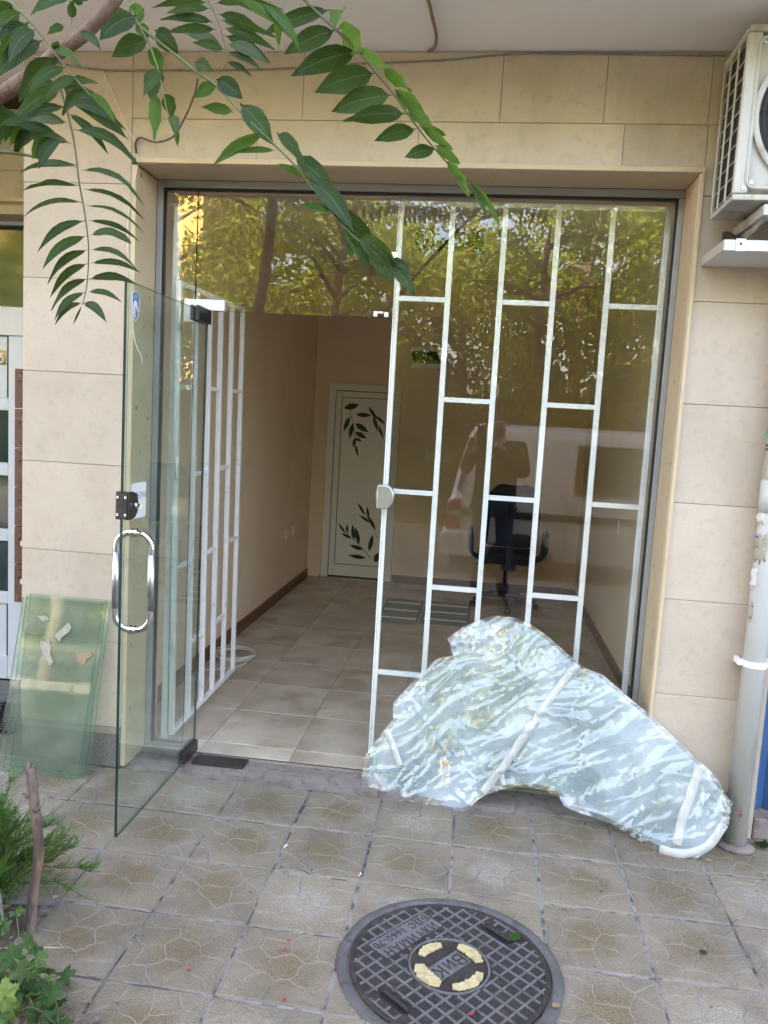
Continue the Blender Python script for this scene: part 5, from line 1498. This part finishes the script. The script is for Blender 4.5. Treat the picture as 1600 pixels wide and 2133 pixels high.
for i in range(26):
    a = lr.uniform(0, 2 * math.pi)
    h = lr.uniform(2.75, 4.3)
    c = V((-1.5, 1.3, h)) if i % 3 else V((-.6 + lr.uniform(-.4, .6), 1.3, max(h, 2.9)))
    if i % 3 == 0:
        c = br[-1].lerp(br[-2], lr.random() * .4)
    auto_frond(c, V((math.cos(a), math.sin(a) * (.6 if math.sin(a) > 0 else 1), .55)), lr.uniform(.5, .85), 11, .11, 0)

# ------------------------------------------------------------------ broken stick, juniper, geranium in the bed
stk = thing('dry_stick', 'broken dry branch stuck upright in the planting bed', 'stick', (-1.225, 2.04, 0))
sp_ = smooth_path([V((0.0, 0, -.03)), V((.012, .0, .12)), V((.022, .01, .25)), V((.006, .012, .40)), V((-.006, .012, .50))], 6)
MB().tube(sp_, [.0165 * (1 + .12 * noise.noise(V((i * .6, 2, 0)))) * (1 - .15 * i / 24) for i in range(len(sp_))], 10).build('stem', M['stick'], stk, True)
MB().tube([sp_[-1] + V((-.006, 0, -.012)), sp_[-1] + V((-.008, 0, .014)), sp_[-1] + V((-.007, 0, .022))], [.008, .005, .001], 6).build('splinter', M['stick'], stk)
MB().tube([sp_[-1] + V((.006, 0, -.01)), sp_[-1] + V((.006, .002, .010))], [.006, .002], 6).build('splinter', M['stick'], stk)
MB().tube([V((.014, 0, .38)), V((.030, -.004, .388)), V((.036, -.004, .398))], [.007, .005, .003], 6).build('twig_stub', M['stick'], stk, True)
MB().tube([V((-.004, 0, .42)), V((-.020, -.004, .43))], [.006, .003], 6).build('twig_stub', M['stick'], stk, True)

ju = thing('juniper_bush', 'feathery green juniper growing behind the dry stick', 'juniper', (-1.44, 2.16, 0))
jr = random.Random(12)
wood, fol = MB(), MB()
for i in range(70):
    a = jr.uniform(0, 2 * math.pi)
    el = jr.uniform(.10, 1.35)
    ln = jr.uniform(.20, .34) * (1.0 if el < .9 else 1.12)
    d = V((math.cos(a) * math.cos(el), math.sin(a) * math.cos(el) * .75, math.sin(el)))
    p0 = V((jr.uniform(-.05, .05), jr.uniform(-.05, .05), .02))
    pts = [p0 + d * (ln * q / 6) + V((0, 0, .04 * math.sin(q / 6 * math.pi))) + V((jr.uniform(-.006, .006), jr.uniform(-.006, .006), jr.uniform(-.004, .004))) for q in range(7)]
    wood.tube(pts, [.0042 - .0005 * q for q in range(7)], 5)
    for q in range(36):
        t = jr.uniform(.15, 1.0)
        k_ = min(5, int(t * 6))
        b = pts[k_].lerp(pts[k_ + 1], t * 6 - k_) if t < 1 else pts[-1]
        dd = (d + V((jr.gauss(0, .5), jr.gauss(0, .5), jr.gauss(.25, .4)))).normalized()
        l2 = jr.uniform(.035, .085) * (1.15 - .4 * t)
        e = b + dd * l2
        s_ = dd.orthogonal().normalized()
        fol.add([b - s_ * .0011, b + s_ * .0011, e + s_ * .0004, e - s_ * .0004], [(0, 1, 2, 3)])
        for z in range(7):
            u = (z + 1) / 7.5
            c = b.lerp(e, u)
            for _ in (0, 1):
                nd = (dd * .9 + V((jr.gauss(0, .6), jr.gauss(0, .6), jr.gauss(0, .6)))).normalized()
                ne = c + nd * jr.uniform(.010, .022)
                w = nd.cross(V((jr.random(), jr.random(), jr.random()))).normalized() * .0011
                fol.add([c - w, c + w, ne], [(0, 1, 2)])
wood.build('stem', M['bark_brown'], ju, True)
tag(fol.build('foliage', M['juniper'], ju), kind='stuff')

def lobed(seed, R):
    r = random.Random(seed)
    mb = MB()
    pts = []
    lob = 6
    for i in range(lob):
        a0 = math.radians(-150 + 300 * i / (lob - 1) + 90)
        for da, rr in ((-.30, .66), (-.20, .88), (-.11, .86), (-.04, 1.0), (.05, .99), (.11, .86), (.20, .87), (.30, .66)):
            k_ = R * rr * (1 + r.uniform(-.06, .06)) * (1.0 if abs(i - 2.5) < 1.6 else .88)
            pts.append((a0 + da * 1.05, k_))
    vs_ = [(0, 0, .0)]
    mid, out = [], []
    for a, k_ in pts:
        mid.append((k_ * .5 * math.cos(a), k_ * .5 * math.sin(a), .10 * R * (1 + .8 * math.sin(a * 6))))
        out.append((k_ * math.cos(a), k_ * math.sin(a), .06 * R * math.sin(a * 6) - .05 * R))
    n = len(pts)
    mb.v = vs_ + mid + out
    for i in range(n - 1):
        mb.f.append((0, 1 + i, 2 + i)); mb.m.append(0)
        mb.f.append((1 + i, 1 + n + i, 2 + n + i, 2 + i)); mb.m.append(0)
    return mb
GL = [lobed(s, 1.0).mesh('leaf', M['geranium'], True) for s in (1, 2, 3)]
GLY = [lobed(s, 1.0).mesh('leaf', M['geranium_y'], True) for s in (4, 5)]
ge = thing('geranium_plant', 'leafy cranesbill with lobed green leaves in the bed beside the pavement', 'plant', (-1.12, 1.78, 0))
gr = random.Random(8)
spots = []
for i in range(260):
    x, y = -150 + 300 * gr.random(), gr.uniform(1890, 2250)
    if x > 30 + (y - 1890) * .55 and y < 2080:
        continue
    if x > 135:
        continue
    spots.append((x, y))
for i, (x, y) in enumerate(spots[:112]):
    Y = gr.uniform(1.58, 1.86) if y > 1960 else gr.uniform(1.72, 1.92)
    p = at(x, y, Y)
    p.z = max(.03, min(p.z, .34))
    yel = gr.random() < (.45 if x < 60 and (y < 1960 or 1980 < y < 2040 or y > 2100) else .08)
    o = put(bpy.data.objects.new('leaf', gr.choice(GLY if yel else GL)), ge)
    o.location = p - V((-1.12, 1.78, 0))
    s_ = gr.uniform(.022, .041)
    o.scale = (s_, s_, s_)
    o.rotation_euler = (gr.gauss(.45, .5), gr.gauss(0, .5), gr.uniform(-2.4, 2.4))
    b = V((-1.14 + gr.uniform(-.08, .08), 1.78 + gr.uniform(-.1, .1), 0)) - V((-1.12, 1.78, 0))
    if i % 2 == 0:
        MB().tube(smooth_path([b, (b + o.location) / 2 + V((0, 0, .04)), o.location], 4), .0013, 5).build('stalk', M['stalk'], ge)
tag(MB().tube([at(-30, 1975, 1.78), at(60, 1974, 1.80), at(132, 1974, 1.83)], [.0022, .0018, .0009], 6).build('dry_straw', M['ypaint']), 'long yellow straw lying across the cranesbill leaves', 'straw')
# dead grass along the bed edge
mb = MB()
for i in range(160):
    b = V((gr.uniform(-1.08, -.86), gr.uniform(1.58, 1.80), .004))
    a = gr.uniform(0, 6.28)
    pts = [b, b + V((math.cos(a) * .02, math.sin(a) * .02, gr.uniform(.002, .014))), b + V((math.cos(a + .4) * .045, math.sin(a + .4) * .045, gr.uniform(.0, .012)))]
    mb.tube(pts, [.0008, .0007, .0003], 3)
tag(mb.build('dead_grass', M['rope']), 'dry grass blades lying at the bed edge', 'grass', kind='stuff')

mb = MB()
for i in range(240):
    if i % 3 == 0:
        c_ = V((gr.uniform(-1.25, -.80), gr.uniform(1.58, 1.92), .004))
    else:
        c_ = V((gr.uniform(-1.75, -1.20), gr.uniform(1.55, 2.2), .025))
    a_, l_ = gr.uniform(0, 6.28), gr.uniform(.006, .022)
    d_ = V((math.cos(a_), math.sin(a_), 0))
    s_ = V((-d_.y, d_.x, 0)) * l_ * gr.uniform(.2, .4)
    mb.add([c_ - d_ * l_, c_ + s_ + V((0, 0, l_ * gr.uniform(.1, .6))), c_ + d_ * l_ + V((0, 0, l_ * .3)), c_ - s_ + V((0, 0, l_ * gr.uniform(0, .4)))], [(0, 1, 2), (0, 2, 3)])
tag(mb.build('leaf_litter', M['rope']), 'brown leaf litter on the soil and paver edge at the bed', 'litter', kind='stuff')

# ------------------------------------------------------------------ litter
M['petal'] = mottled('red_petal', (0.38, 0.012, 0.03), (0.5, 0.02, 0.05), 30, .5)
M['butt_o'] = mottled('cigarette_orange', (0.62, 0.24, 0.08), (0.70, 0.30, 0.12), 60, .8)
M['deadleaf'] = mottled('dead_leaf', (0.16, 0.10, 0.05), (0.26, 0.17, 0.09), 40, .8)
def crumple(name, label, cat, p, r, mat, group=None, h=.4, seed=0):
    mb = MB()
    q = random.Random(seed)
    ring = [(math.cos(a) * r * q.uniform(.7, 1.1), math.sin(a) * r * q.uniform(.6, 1.0), r * h * q.uniform(0, 1)) for a in [i * 2 * math.pi / 8 for i in range(8)]]
    mb.add([(0, 0, r * h * .3)] + ring, [(0, 1 + i, 1 + (i + 1) % 8) for i in range(8)])
    o = mb.build(name, M[mat])
    s_ = o.modifiers.new('thickness', 'SOLIDIFY'); s_.thickness = .0008
    o.location = p
    return tag(o, label, cat, group)
for i, (x, y, lb) in enumerate(((601, 1959, 'red petal on the cracked paver, upper of a pair near the manhole'), (593, 1978, 'red petal on the cracked paver, lower of a pair near the manhole'), (394, 2020, 'red petal on the paver left of the cracked one'), (593, 2082, 'red petal by the lower corner of the cracked paver'), (1177, 1895, 'red petal in the paver joint right of the manhole'), (982, 2116, 'red petal lying on the manhole cover ribs'))):
    d = pxray(x, y)
    p = V((0, 0, CAM_Z)) + d * (-(CAM_Z - .003) / d.z)
    if i == 5:
        p.z = .0085
    crumple('petal', lb, 'petal', p, .006, 'petal', 'fallen red petals', .3, i)
def gp(x, y, z=.003):
    d = pxray(x, y)
    return V((0, 0, CAM_Z)) + d * ((z - CAM_Z) / d.z)
c = gp(750, 1822, .005)
t = thing('cigarette_end', 'orange-tipped cigarette end standing in a paver joint', 'cigarette end', c)
MB().tube([V((-.004, -.010, 0)), V((0, 0, .001))], .0038, 8).build('filter', M['butt_o'], t, True)
MB().tube([V((0, 0, .001)), V((.002, .006, .0015))], .0037, 8).build('paper', M['paper'], t, True)
c = gp(592, 1765, .004)
t = tag(MB().tube([c, c + V((.004, .012, .001)), c + V((.006, .022, 0))], .003, 6).build('cigarette_end', M['paper'], None, True), 'white cigarette end in the joint between pavers before the threshold', 'cigarette end')
crumple('dead_leaf', 'curled brown leaf on the pavers before the wrapped windscreen', 'leaf', gp(1013, 1724), .014, 'deadleaf', None, 1.0, 31)
crumple('dead_leaf', 'small brown leaf beside the foot of the wrapped windscreen', 'leaf', gp(1475, 1795), .012, 'deadleaf', None, .7, 32)
crumple('dead_leaf', 'dry brown scrap on the iron ring of the manhole', 'leaf', gp(1158, 2097, .010), .012, 'deadleaf', None, .6, 33)
crumple('tar_blob', 'black tar blob on a paver right of the manhole', 'tar blob', gp(1464, 1983), .013, 'black', None, .2, 34)
crumple('green_leaf', 'torn green leaf lying on the manhole cover', 'leaf', gp(1072, 1953, .011), .020, 'leaf_young', None, .4, 35)
crumple('green_leaf', 'green leaf on the ground behind the drainpipe foot', 'leaf', gp(1585, 1762, .01), .03, 'leaf', None, .5, 36)
for i in range(26):
    p = V((gr.uniform(-.9, 1.3), gr.uniform(1.75, 3.05), .002))
    if (p.xy - V((.01, 2.14))).length < .34:
        continue
    crumple('debris_crumb', 'tiny brown crumb of debris on the pavers', 'crumb', p, gr.uniform(.0025, .006), gr.choice(('deadleaf', 'black', 'rope')), 'crumbs scattered on the pavers', .8, 50 + i)

# ------------------------------------------------------------------ the street behind, mirrored in the glass
# parked van
vn = thing('white_van', 'white van parked at the kerb across the pavement, mirrored in the display pane', 'van', (0, -2.62, -0.38))
M['van_paint'] = mottled('van_paint', (0.74, 0.74, 0.74), (0.78, 0.78, 0.78), 2, 0.22)
M['tail_red'] = mottled('tail_red', (0.42, 0.02, 0.012), (0.5, 0.03, 0.02), 30, 0.15)
M['tail_white'] = mottled('tail_white', (0.55, 0.5, 0.48), (0.6, 0.55, 0.52), 30, 0.15)
M['rubber'] = mottled('rubber', (0.016, 0.016, 0.017), (0.026, 0.026, 0.027), 30, 0.8)
def section(x, zt, inset, zb=.42):
    # half-rounded cross section, y = 0 is the side towards the shop, body runs to y = -1.9
    W = 1.90
    tum = [(0.0, zb), (0.0, .95), (-.01, 1.1), (-.10, zt - .16), (-.17, zt - .05), (-.30, zt)]
    tum = [(y - inset, z) for y, z in tum]
    oth = [(-W - y, z) for y, z in reversed(tum)]
    return [V((x, y, z)) for y, z in tum + oth]
secs = [(-.36, .98, .10), (-.345, 1.05, .03), (-.33, 1.12, .01), (-.26, 1.45, .0), (-.15, 1.85, .0), (-.09, 1.955, .0), (.05, 1.985, 0), (2.8, 1.985, 0), (3.25, 1.90, 0), (3.75, 1.38, .0), (3.95, 1.20, 0), (4.35, 1.05, .03), (4.48, .80, .12)]
mb = MB()
for x, zt, ins in secs:
    mb.v += [tuple(p) for p in section(x, zt, ins)]
k_ = 12
for i in range(len(secs) - 1):
    for j in range(k_):
        a, b = i * k_ + j, i * k_ + (j + 1) % k_
        mb.f.append((a, a + k_, b + k_, b)); mb.m.append(0)
mb.f.append(tuple(range(k_))); mb.m.append(0)
mb.f.append(tuple(range((len(secs) - 1) * k_ + k_ - 1, (len(secs) - 1) * k_ - 1, -1))); mb.m.append(0)
body = mb.build('body', M['van_paint'], vn, True)
bm_ = body.modifiers.new('edges', 'BEVEL'); bm_.width = .02; bm_.segments = 2; bm_.angle_limit = math.radians(35)
def sidewin(name, x0, x1, x2, x3, z0, z1, mat):
    def yy(z):
        return .006 if z <= 1.1 else -.01 - (z - 1.1) / .72 * .09 + .008
    mb = MB()
    mb.add([(x0, yy(z0), z0), (x1, yy(z0), z0), (x2, yy(z1), z1), (x3, yy(z1), z1)], [(0, 1, 2, 3)])
    o = mb.build(name, M[mat], vn)
    s_ = o.modifiers.new('thickness', 'SOLIDIFY'); s_.thickness = .008
sidewin('side_window', 1.10, 2.25, 2.22, 1.12, 1.23, 1.80, 'dark_glass')
sidewin('side_window', 2.36, 3.50, 3.10, 2.38, 1.22, 1.80, 'dark_glass')
sidewin('rear_window_edge', -.255, -.20, -.10, -.145, 1.2, 1.82, 'dark_glass')
for x in (1.02, 2.30):
    MB().box((x - .004, .0005, .5), (x + .004, .004, 1.15)).build('door_seam', M['black'], vn)
MB().box((-.20, .001, .90), (4.0, .014, .985)).build('side_moulding', M['rubber'], vn, bevel=.004)
MB().box((-.15, .001, 1.155), (3.6, .006, 1.172)).build('waist_crease', M['van_paint'], vn, bevel=.003)
for j in range(3):
    MB().box((-.05, -.16 - .045 * j, 1.955 + .014 * j), (2.9, -.15 - .045 * j, 1.965 + .014 * j)).build('roof_rib', M['van_paint'], vn)
tl = MB().prism([(-.365, .74), (-.365, .80), (-.34, 1.075), (-.20, 1.085), (-.20, .74)], -.13, .012, axis='y').build('tail_light', M['tail_red'], vn, bevel=.01)
MB().box((-.362, -.125, .90), (-.205, .0145, .955)).build('reverse_lens', M['tail_white'], tl)
MB().prism([(-.42, .42), (-.42, .66), (-.36, .72), (.02, .72), (.02, .40)], -1.92, .022, axis='y').build('rear_bumper', M['van_paint'], vn, bevel=.03)
MB().prism([(4.0, .40), (4.0, .70), (4.45, .70), (4.56, .62), (4.56, .40)], -1.92, .022, axis='y').build('front_bumper', M['van_paint'], vn, bevel=.03)
for x in (.52, 3.55):
    arch = [(x + .40 * math.cos(a), .33 + .40 * math.sin(a)) for a in [math.radians(q) for q in range(0, 181, 12)]]
    MB().prism(arch, -.2, .008, axis='y').build('wheel_arch', M['rubber'], vn)
    for y in (-.09, -1.78):
        w = MB().lathe([(.20, -.09), (.31, -.10), (.335, -.06), (.335, .06), (.31, .10), (.20, .09)], seg=28, M=Matrix.Translation((x, y, .335)) @ Matrix.Rotation(math.pi / 2, 4, 'X')).build('tyre', M['rubber'], vn, True)
        MB().lathe([(0, -.075), (.06, -.08), (.19, -.05), (.205, -.085), (.205, .08)], seg=20, M=Matrix.Translation((x, y, .335)) @ Matrix.Rotation(math.pi / 2, 4, 'X')).build('rim', M['brushed'], w, True)
MB().box((-.3, -1.85, .30), (4.4, -.05, .42)).build('underbody', M['rubber'], vn)
for s_ in (.0, 1.9):
    MB().box((3.35, .0 - s_ - (.12 if s_ else -.0), 1.12), (3.45, .14 - s_, 1.32)).build('wing_mirror', M['rubber'], vn, bevel=.02)

# the person with the phone
pe = thing('person', 'person in dark olive jacket and blue jeans holding up a phone, mirrored in the glass', 'person', (0.14, -0.40, 0))
M['skin'] = mottled('skin', (0.46, 0.27, 0.19), (0.52, 0.31, 0.22), 12, 0.55)
M['hair'] = mottled('grey_hair', (0.13, 0.12, 0.11), (0.2, 0.19, 0.18), 60, 0.7)
M['jacket'] = mottled('olive_jacket', (0.022, 0.021, 0.016), (0.034, 0.032, 0.025), 30, 0.85)
M['jeans'] = mottled('blue_jeans', (0.018, 0.04, 0.12), (0.035, 0.065, 0.17), 60, 0.85)
M['shirt'] = mottled('white_shirt', (0.6, 0.62, 0.64), (0.68, 0.7, 0.72), 30, 0.8)
M['shoe'] = mottled('brown_shoe', (0.09, 0.05, 0.03), (0.14, 0.08, 0.045), 30, 0.5)
def skinned(name, verts, edges, radii, mat, root=0, levels=2):
    me = bpy.data.meshes.new(name)
    me.from_pydata([tuple(v) for v in verts], edges, [])
    me.materials.append(M[mat])
    o = put(bpy.data.objects.new(name, me), pe)
    o.modifiers.new('skin', 'SKIN').use_smooth_shade = True
    sv = me.skin_vertices[0].data
    for i, r in enumerate(radii):
        sv[i].radius = r if isinstance(r, tuple) else (r, r)
    sv[root].use_root = True
    s_ = o.modifiers.new('smooth', 'SUBSURF')
    s_.levels = s_.render_levels = levels
    return o
# local space: x right (facing +y, the shop)
HL, HR = (-.165, .30, 1.455), (-.06, .31, 1.475)
bv = [(0, 0, .96), (0, .0, 1.15), (0, .0, 1.36), (0, .0, 1.44), (0, .02, 1.50), (0, .035, 1.56), (-.0, .04, 1.64),
      (-.19, .0, 1.40), (-.265, .09, 1.18), (-.19, .24, 1.40), (.19, .0, 1.40), (.24, .11, 1.16), (.0, .26, 1.42),
      (-.095, 0, .92), (-.10, .02, .50), (-.10, -.02, .09), (.095, 0, .92), (.11, .02, .50), (.13, -.02, .09)]
be = [(0, 1), (1, 2), (2, 3), (3, 4), (4, 5), (5, 6), (2, 7), (7, 8), (8, 9), (2, 10), (10, 11), (11, 12), (0, 13), (13, 14), (14, 15), (0, 16), (16, 17), (17, 18)]
brd = [(.15, .10), (.14, .10), (.15, .10), .06, .055, (.072, .085), (.070, .085), .055, .042, .028, .055, .042, .028, .085, .058, .042, .085, .058, .042]
skinned('body', bv, be, brd, 'skin')
skinned('jacket', [(0, 0, .86), (0, 0, 1.0), (0, 0, 1.2), (0, 0, 1.37), (0, .005, 1.43), (-.20, .0, 1.395), (-.275, .09, 1.17), (-.19, .215, 1.365), (.20, .0, 1.395), (.25, .11, 1.15), (.01, .235, 1.395)],
        [(0, 1), (1, 2), (2, 3), (3, 4), (3, 5), (5, 6), (6, 7), (3, 8), (8, 9), (9, 10)], [(.215, .14), (.205, .135), (.195, .13), (.185, .12), .085, .080, .062, .046, .080, .062, .046], 'jacket', 1)
skinned('jeans', [(0, 0, .95), (-.10, 0, .88), (-.105, .02, .50), (-.105, -.02, .06), (.10, 0, .88), (.115, .02, .50), (.135, -.02, .06)],
        [(0, 1), (1, 2), (2, 3), (0, 4), (4, 5), (5, 6)], [(.16, .11), .10, .074, .062, .10, .074, .062], 'jeans')
for sx in (-.105, .135):
    skinned('shoe', [(sx, -.06, .05), (sx, .05, .045), (sx * 1.05, .16, .035)], [(0, 1), (1, 2)], [(.042, .05), (.045, .045), (.036, .034)], 'shoe')
skinned('collar', [(-.07, .03, 1.475), (-.03, .095, 1.43), (0, .11, 1.39), (.03, .095, 1.43), (.07, .03, 1.475)], [(0, 1), (1, 2), (2, 3), (3, 4)], [.018, .017, .02, .017, .018], 'shirt', 2, 1)
skinned('hair', [(-.06, .0, 1.66), (0, -.035, 1.70), (.06, .0, 1.66), (0, -.05, 1.62)], [(0, 1), (1, 2), (1, 3)], [.035, .055, .035, .045], 'hair', 1, 1)
skinned('nose', [(0, .118, 1.615), (0, .130, 1.585)], [(0, 1)], [.010, .015], 'skin', 0, 1)
skinned('mouth', [(-.022, .112, 1.545), (0, .118, 1.543), (.022, .112, 1.545)], [(0, 1), (1, 2)], [.004, .006, .004], 'tail_red', 1, 1)
for s_ in (-1, 1):
    skinned('ear', [(s_ * .076, .03, 1.62), (s_ * .080, .025, 1.58)], [(0, 1)], [(.010, .018), (.008, .014)], 'skin', 0, 1)
    MB().tube([V((s_ * .034 + .027 * math.cos(a), .121, 1.622 + .019 * math.sin(a))) for a in [2 * math.pi * q / 16 for q in range(16)]], .003, 5, closed=True).build('glasses_rim', M['black'], pe, True)
    MB().tube([V((s_ * .06, .118, 1.625)), V((s_ * .078, .02, 1.628))], .0025, 5).build('glasses_arm', M['black'], pe)
# hands round the phone: palm, four fingers and a thumb each
for (px_, py_, pz_, sx) in ((-.185, .268, 1.425, -1), (-.048, .275, 1.44, 1)):
    vs_ = [(px_, py_, pz_), (px_ + sx * .002, py_ + .03, pz_ + .045)]
    es, rs = [(0, 1)], [(.026, .02), (.034, .016)]
    for f in range(4):
        z = pz_ + .030 + .019 * f
        b = (px_ + sx * .012, py_ + .055, z)
        n0 = len(vs_)
        vs_ += [b, (px_ + sx * .006 - sx * .004, py_ + .098, z + .002), (px_ - sx * .022, py_ + .103, z + .003)]
        es += [(1, n0), (n0, n0 + 1), (n0 + 1, n0 + 2)]
        rs += [.0095, .009, .0075 + .0004 * f]
    n0 = len(vs_)
    vs_ += [(px_ - sx * .012, py_ + .045, pz_ + .055), (px_ - sx * .030, py_ + .070, pz_ + .075)]
    es += [(1, n0), (n0, n0 + 1)]
    rs += [.011, .009]
    skinned('hand', vs_, es, rs, 'skin', 0, 1)
ph = thing('phone', 'dark smartphone held upright in both hands of the mirrored person', 'phone', (0.0, -0.014, 1.55))
MB().box((-.047, -.008, -.118), (.028, .0, .028)).build('case', M['black'], ph, bevel=.003)
MB().box((-.043, -.0095, -.112), (.024, -.0083, .022)).build('screen', M['dark_glass'], ph)

# street trees
tm = {}
def tree_meshes(seed, h, rad, nleaf, leaf):
    r = random.Random(seed)
    tk = MB()
    tp = smooth_path([V((0, 0, -.3)), V((r.uniform(-.1, .1), r.uniform(-.1, .1), h * .25)), V((r.uniform(-.3, .3), r.uniform(-.3, .3), h * .55)), V((r.uniform(-.4, .4), r.uniform(-.4, .4), h * .9))], 5)
    tk.tube(tp, [.17 * (1 - .85 * i / 15) + .01 for i in range(16)], 10)
    ends = []
    for i in range(20):
        b = tp[5 + r.randrange(10)]
        a = r.uniform(0, 2 * math.pi)
        e = b + V((math.cos(a) * rad * r.uniform(.35, .95), math.sin(a) * rad * r.uniform(.35, .95), r.uniform(-.1, .55) * rad))
        e.z = max(e.z, h * .26)
        mid = b.lerp(e, .5) + V((0, 0, .15))
        tk.tube([b, mid, e], [.05, .032, .012], 6)
        ends += [mid.lerp(e, .5), e, e + V((r.uniform(-.4, .4), r.uniform(-.4, .4), r.uniform(-.2, .4)))]
    cr = MB()
    per = nleaf // len(ends)
    for c in ends:
        R0_ = rad * r.uniform(.16, .34)
        for k_ in range(per):
            d = V((r.gauss(0, 1), r.gauss(0, 1), r.gauss(0, .75)))
            p = c + d * (R0_ * .6)
            if p.z < .8:
                continue
            n = V((r.gauss(0, 1), r.gauss(0, 1), r.gauss(.3, 1))).normalized()
            u = n.orthogonal().normalized()
            u = Quaternion(n, r.uniform(0, 6.28)) @ u
            v = n.cross(u)
            l = leaf * r.uniform(.6, 1.25)
            cr.add([p - u * l * .5, p + v * l * .28, p + u * l * .55, p - v * l * .28], [(0, 1, 2, 3)])
    return tk.mesh('trunk', M['street_bark'], True), cr.mesh('crown', M['street_leaf'])
KINDS = [tree_meshes(1, 6.8, 2.5, 6600, .15), tree_meshes(2, 8.0, 2.9, 7600, .16), tree_meshes(3, 5.8, 2.2, 6200, .13), tree_meshes(4, 6.6, 2.0, 3600, .14)]
POS = [(-11.6, -12.0, 0, 1.1), (-8.2, -11.6, 1, 1.05), (-5.6, -13.2, 2, 1.3), (-3.4, -11.8, 0, 1.15), (-0.6, -13.4, 1, 1.1), (2.0, -12.0, 2, 1.35), (5.0, -13.0, 1, 1.05), (8.2, -12.2, 0, 1.2), (-15.5, -13.0, 1, 1.1), (11.5, -13.5, 1, 1.1), (-9.8, -16.5, 1, 1.3), (-2.6, -17.0, 1, 1.4), (3.6, -16.8, 0, 1.5), (-3.0, -8.5, 3, 1.0), (1.1, -8.7, 3, .92), (3.7, -9.0, 3, .95), (-8.2, -8.8, 3, 1.05)]
tl_ = ['street tree at the far kerb, beside the ochre house corner', 'street tree opposite the side pane of the shopfront', 'low street tree behind the one opposite the side pane', 'street tree opposite the open glass door', 'street tree set back behind the van tail', 'low leafy street tree right behind the white van', 'street tree behind the middle of the white van', 'street tree beyond the bonnet of the white van', 'street tree farthest along the street on the ochre house side', 'street tree farthest along the street on the van side', 'tall park tree in the second row near the ochre house', 'tall park tree in the second row opposite the glass door', 'tall park tree in the second row behind the white van', 'thin shaded tree right at the far kerb opposite the glass door', 'thin shaded tree right at the far kerb behind the van tail', 'thin shaded tree right at the far kerb behind the van side windows', 'thin shaded tree right at the far kerb towards the ochre house']
for i, (x, y, kd, s_) in enumerate(POS):
    t = thing('street_tree', tl_[i], 'tree', (x, y, -.3), i * 1.7, 'trees across the street')
    t.scale = (s_, s_, s_)
    put(bpy.data.objects.new('trunk', KINDS[kd][0]), t)
    put(bpy.data.objects.new('crown', KINDS[kd][1]), t)
# clipped shrubs under the trees
def shrub_mesh(seed):
    r = random.Random(seed)
    mb = MB()
    for k_ in range(2600):
        d = V((r.gauss(0, 1), r.gauss(0, 1), r.gauss(0, 1))).normalized() * r.uniform(.75, 1.02)
        p = V((d.x * 1.05, d.y * .6, .75 + d.z * .75))
        n = (d + V((r.gauss(0, .5), r.gauss(0, .5), r.gauss(0, .5)))).normalized()
        u = Quaternion(n, r.uniform(0, 6.28)) @ n.orthogonal().normalized()
        v = n.cross(u)
        l = r.uniform(.06, .12)
        mb.add([p - u * l * .5, p + v * l * .3, p + u * l * .5, p - v * l * .3], [(0, 1, 2, 3)])
    return mb.mesh('foliage', M['shrub_leaf'])
SM = [shrub_mesh(1), shrub_mesh(2)]
for i in range(15):
    t = thing('shrub', 'clipped green shrub in the row along the far kerb under the street trees', 'shrub', (-19 + 2.05 * i, -9.6 + (.15 if i % 2 else -.1), -.3), 0, 'shrubs along the far kerb')
    t.scale = (1.1, 1.1, 1.15 + .15 * (i % 3))
    put(bpy.data.objects.new('foliage', SM[i % 2]), t)
for i in range(15):  # row added to block the bright ground and sky behind the trees
    t = thing('shrub', 'added tall dark shrub in the back row behind the street trees', 'shrub', (-26 + 3.0 * i, -15.6 + (.5 if i % 2 else -.3), -.3), .3 * i, 'added tall shrubs behind the street trees')
    t.scale = (1.75, 1.6, 2.0 + .35 * (i % 3))
    put(bpy.data.objects.new('foliage', SM[(i + 1) % 2]), t)
for i in range(17):  # row added to keep the mirrored gap under the crowns dark
    t = thing('shrub', 'added tall dark shrub in the shade between the clipped row and the street trees', 'shrub', (-20 + 1.75 * i, -10.7 + (.4 if i % 2 else -.3), -.3), .9 * i, 'added tall shrubs in the shade under the street trees')
    t.scale = (1.15, 1.3, 2.0 + .5 * ((i * 7) % 5) / 4)
    put(bpy.data.objects.new('foliage', SM[i % 2]), t)
# ochre house in the sun
oh = thing('ochre_house', 'sunlit ochre apartment house beyond the street trees', 'building', (-19.5, -27, -.3))
MB().box((-7, -8, 0), (7, 0, 13)).build('wall', M['ochre'], oh)
MB().box((-7.3, -8.3, 13.002), (7.3, .3, 13.3)).build('roof', M['kerb'], oh)
for f in range(4):
    for i in range(5):
        x0, z0 = -6 + i * 2.6, 1.2 + f * 3
        w = MB().box((x0, .002, z0), (x0 + 1.3, .05, z0 + 1.5)).build('window', M['pvc'], oh)
        MB().box((x0 + .08, .051, z0 + .08), (x0 + 1.22, .06, z0 + 1.42)).build('pane', M['dark_glass'], w)
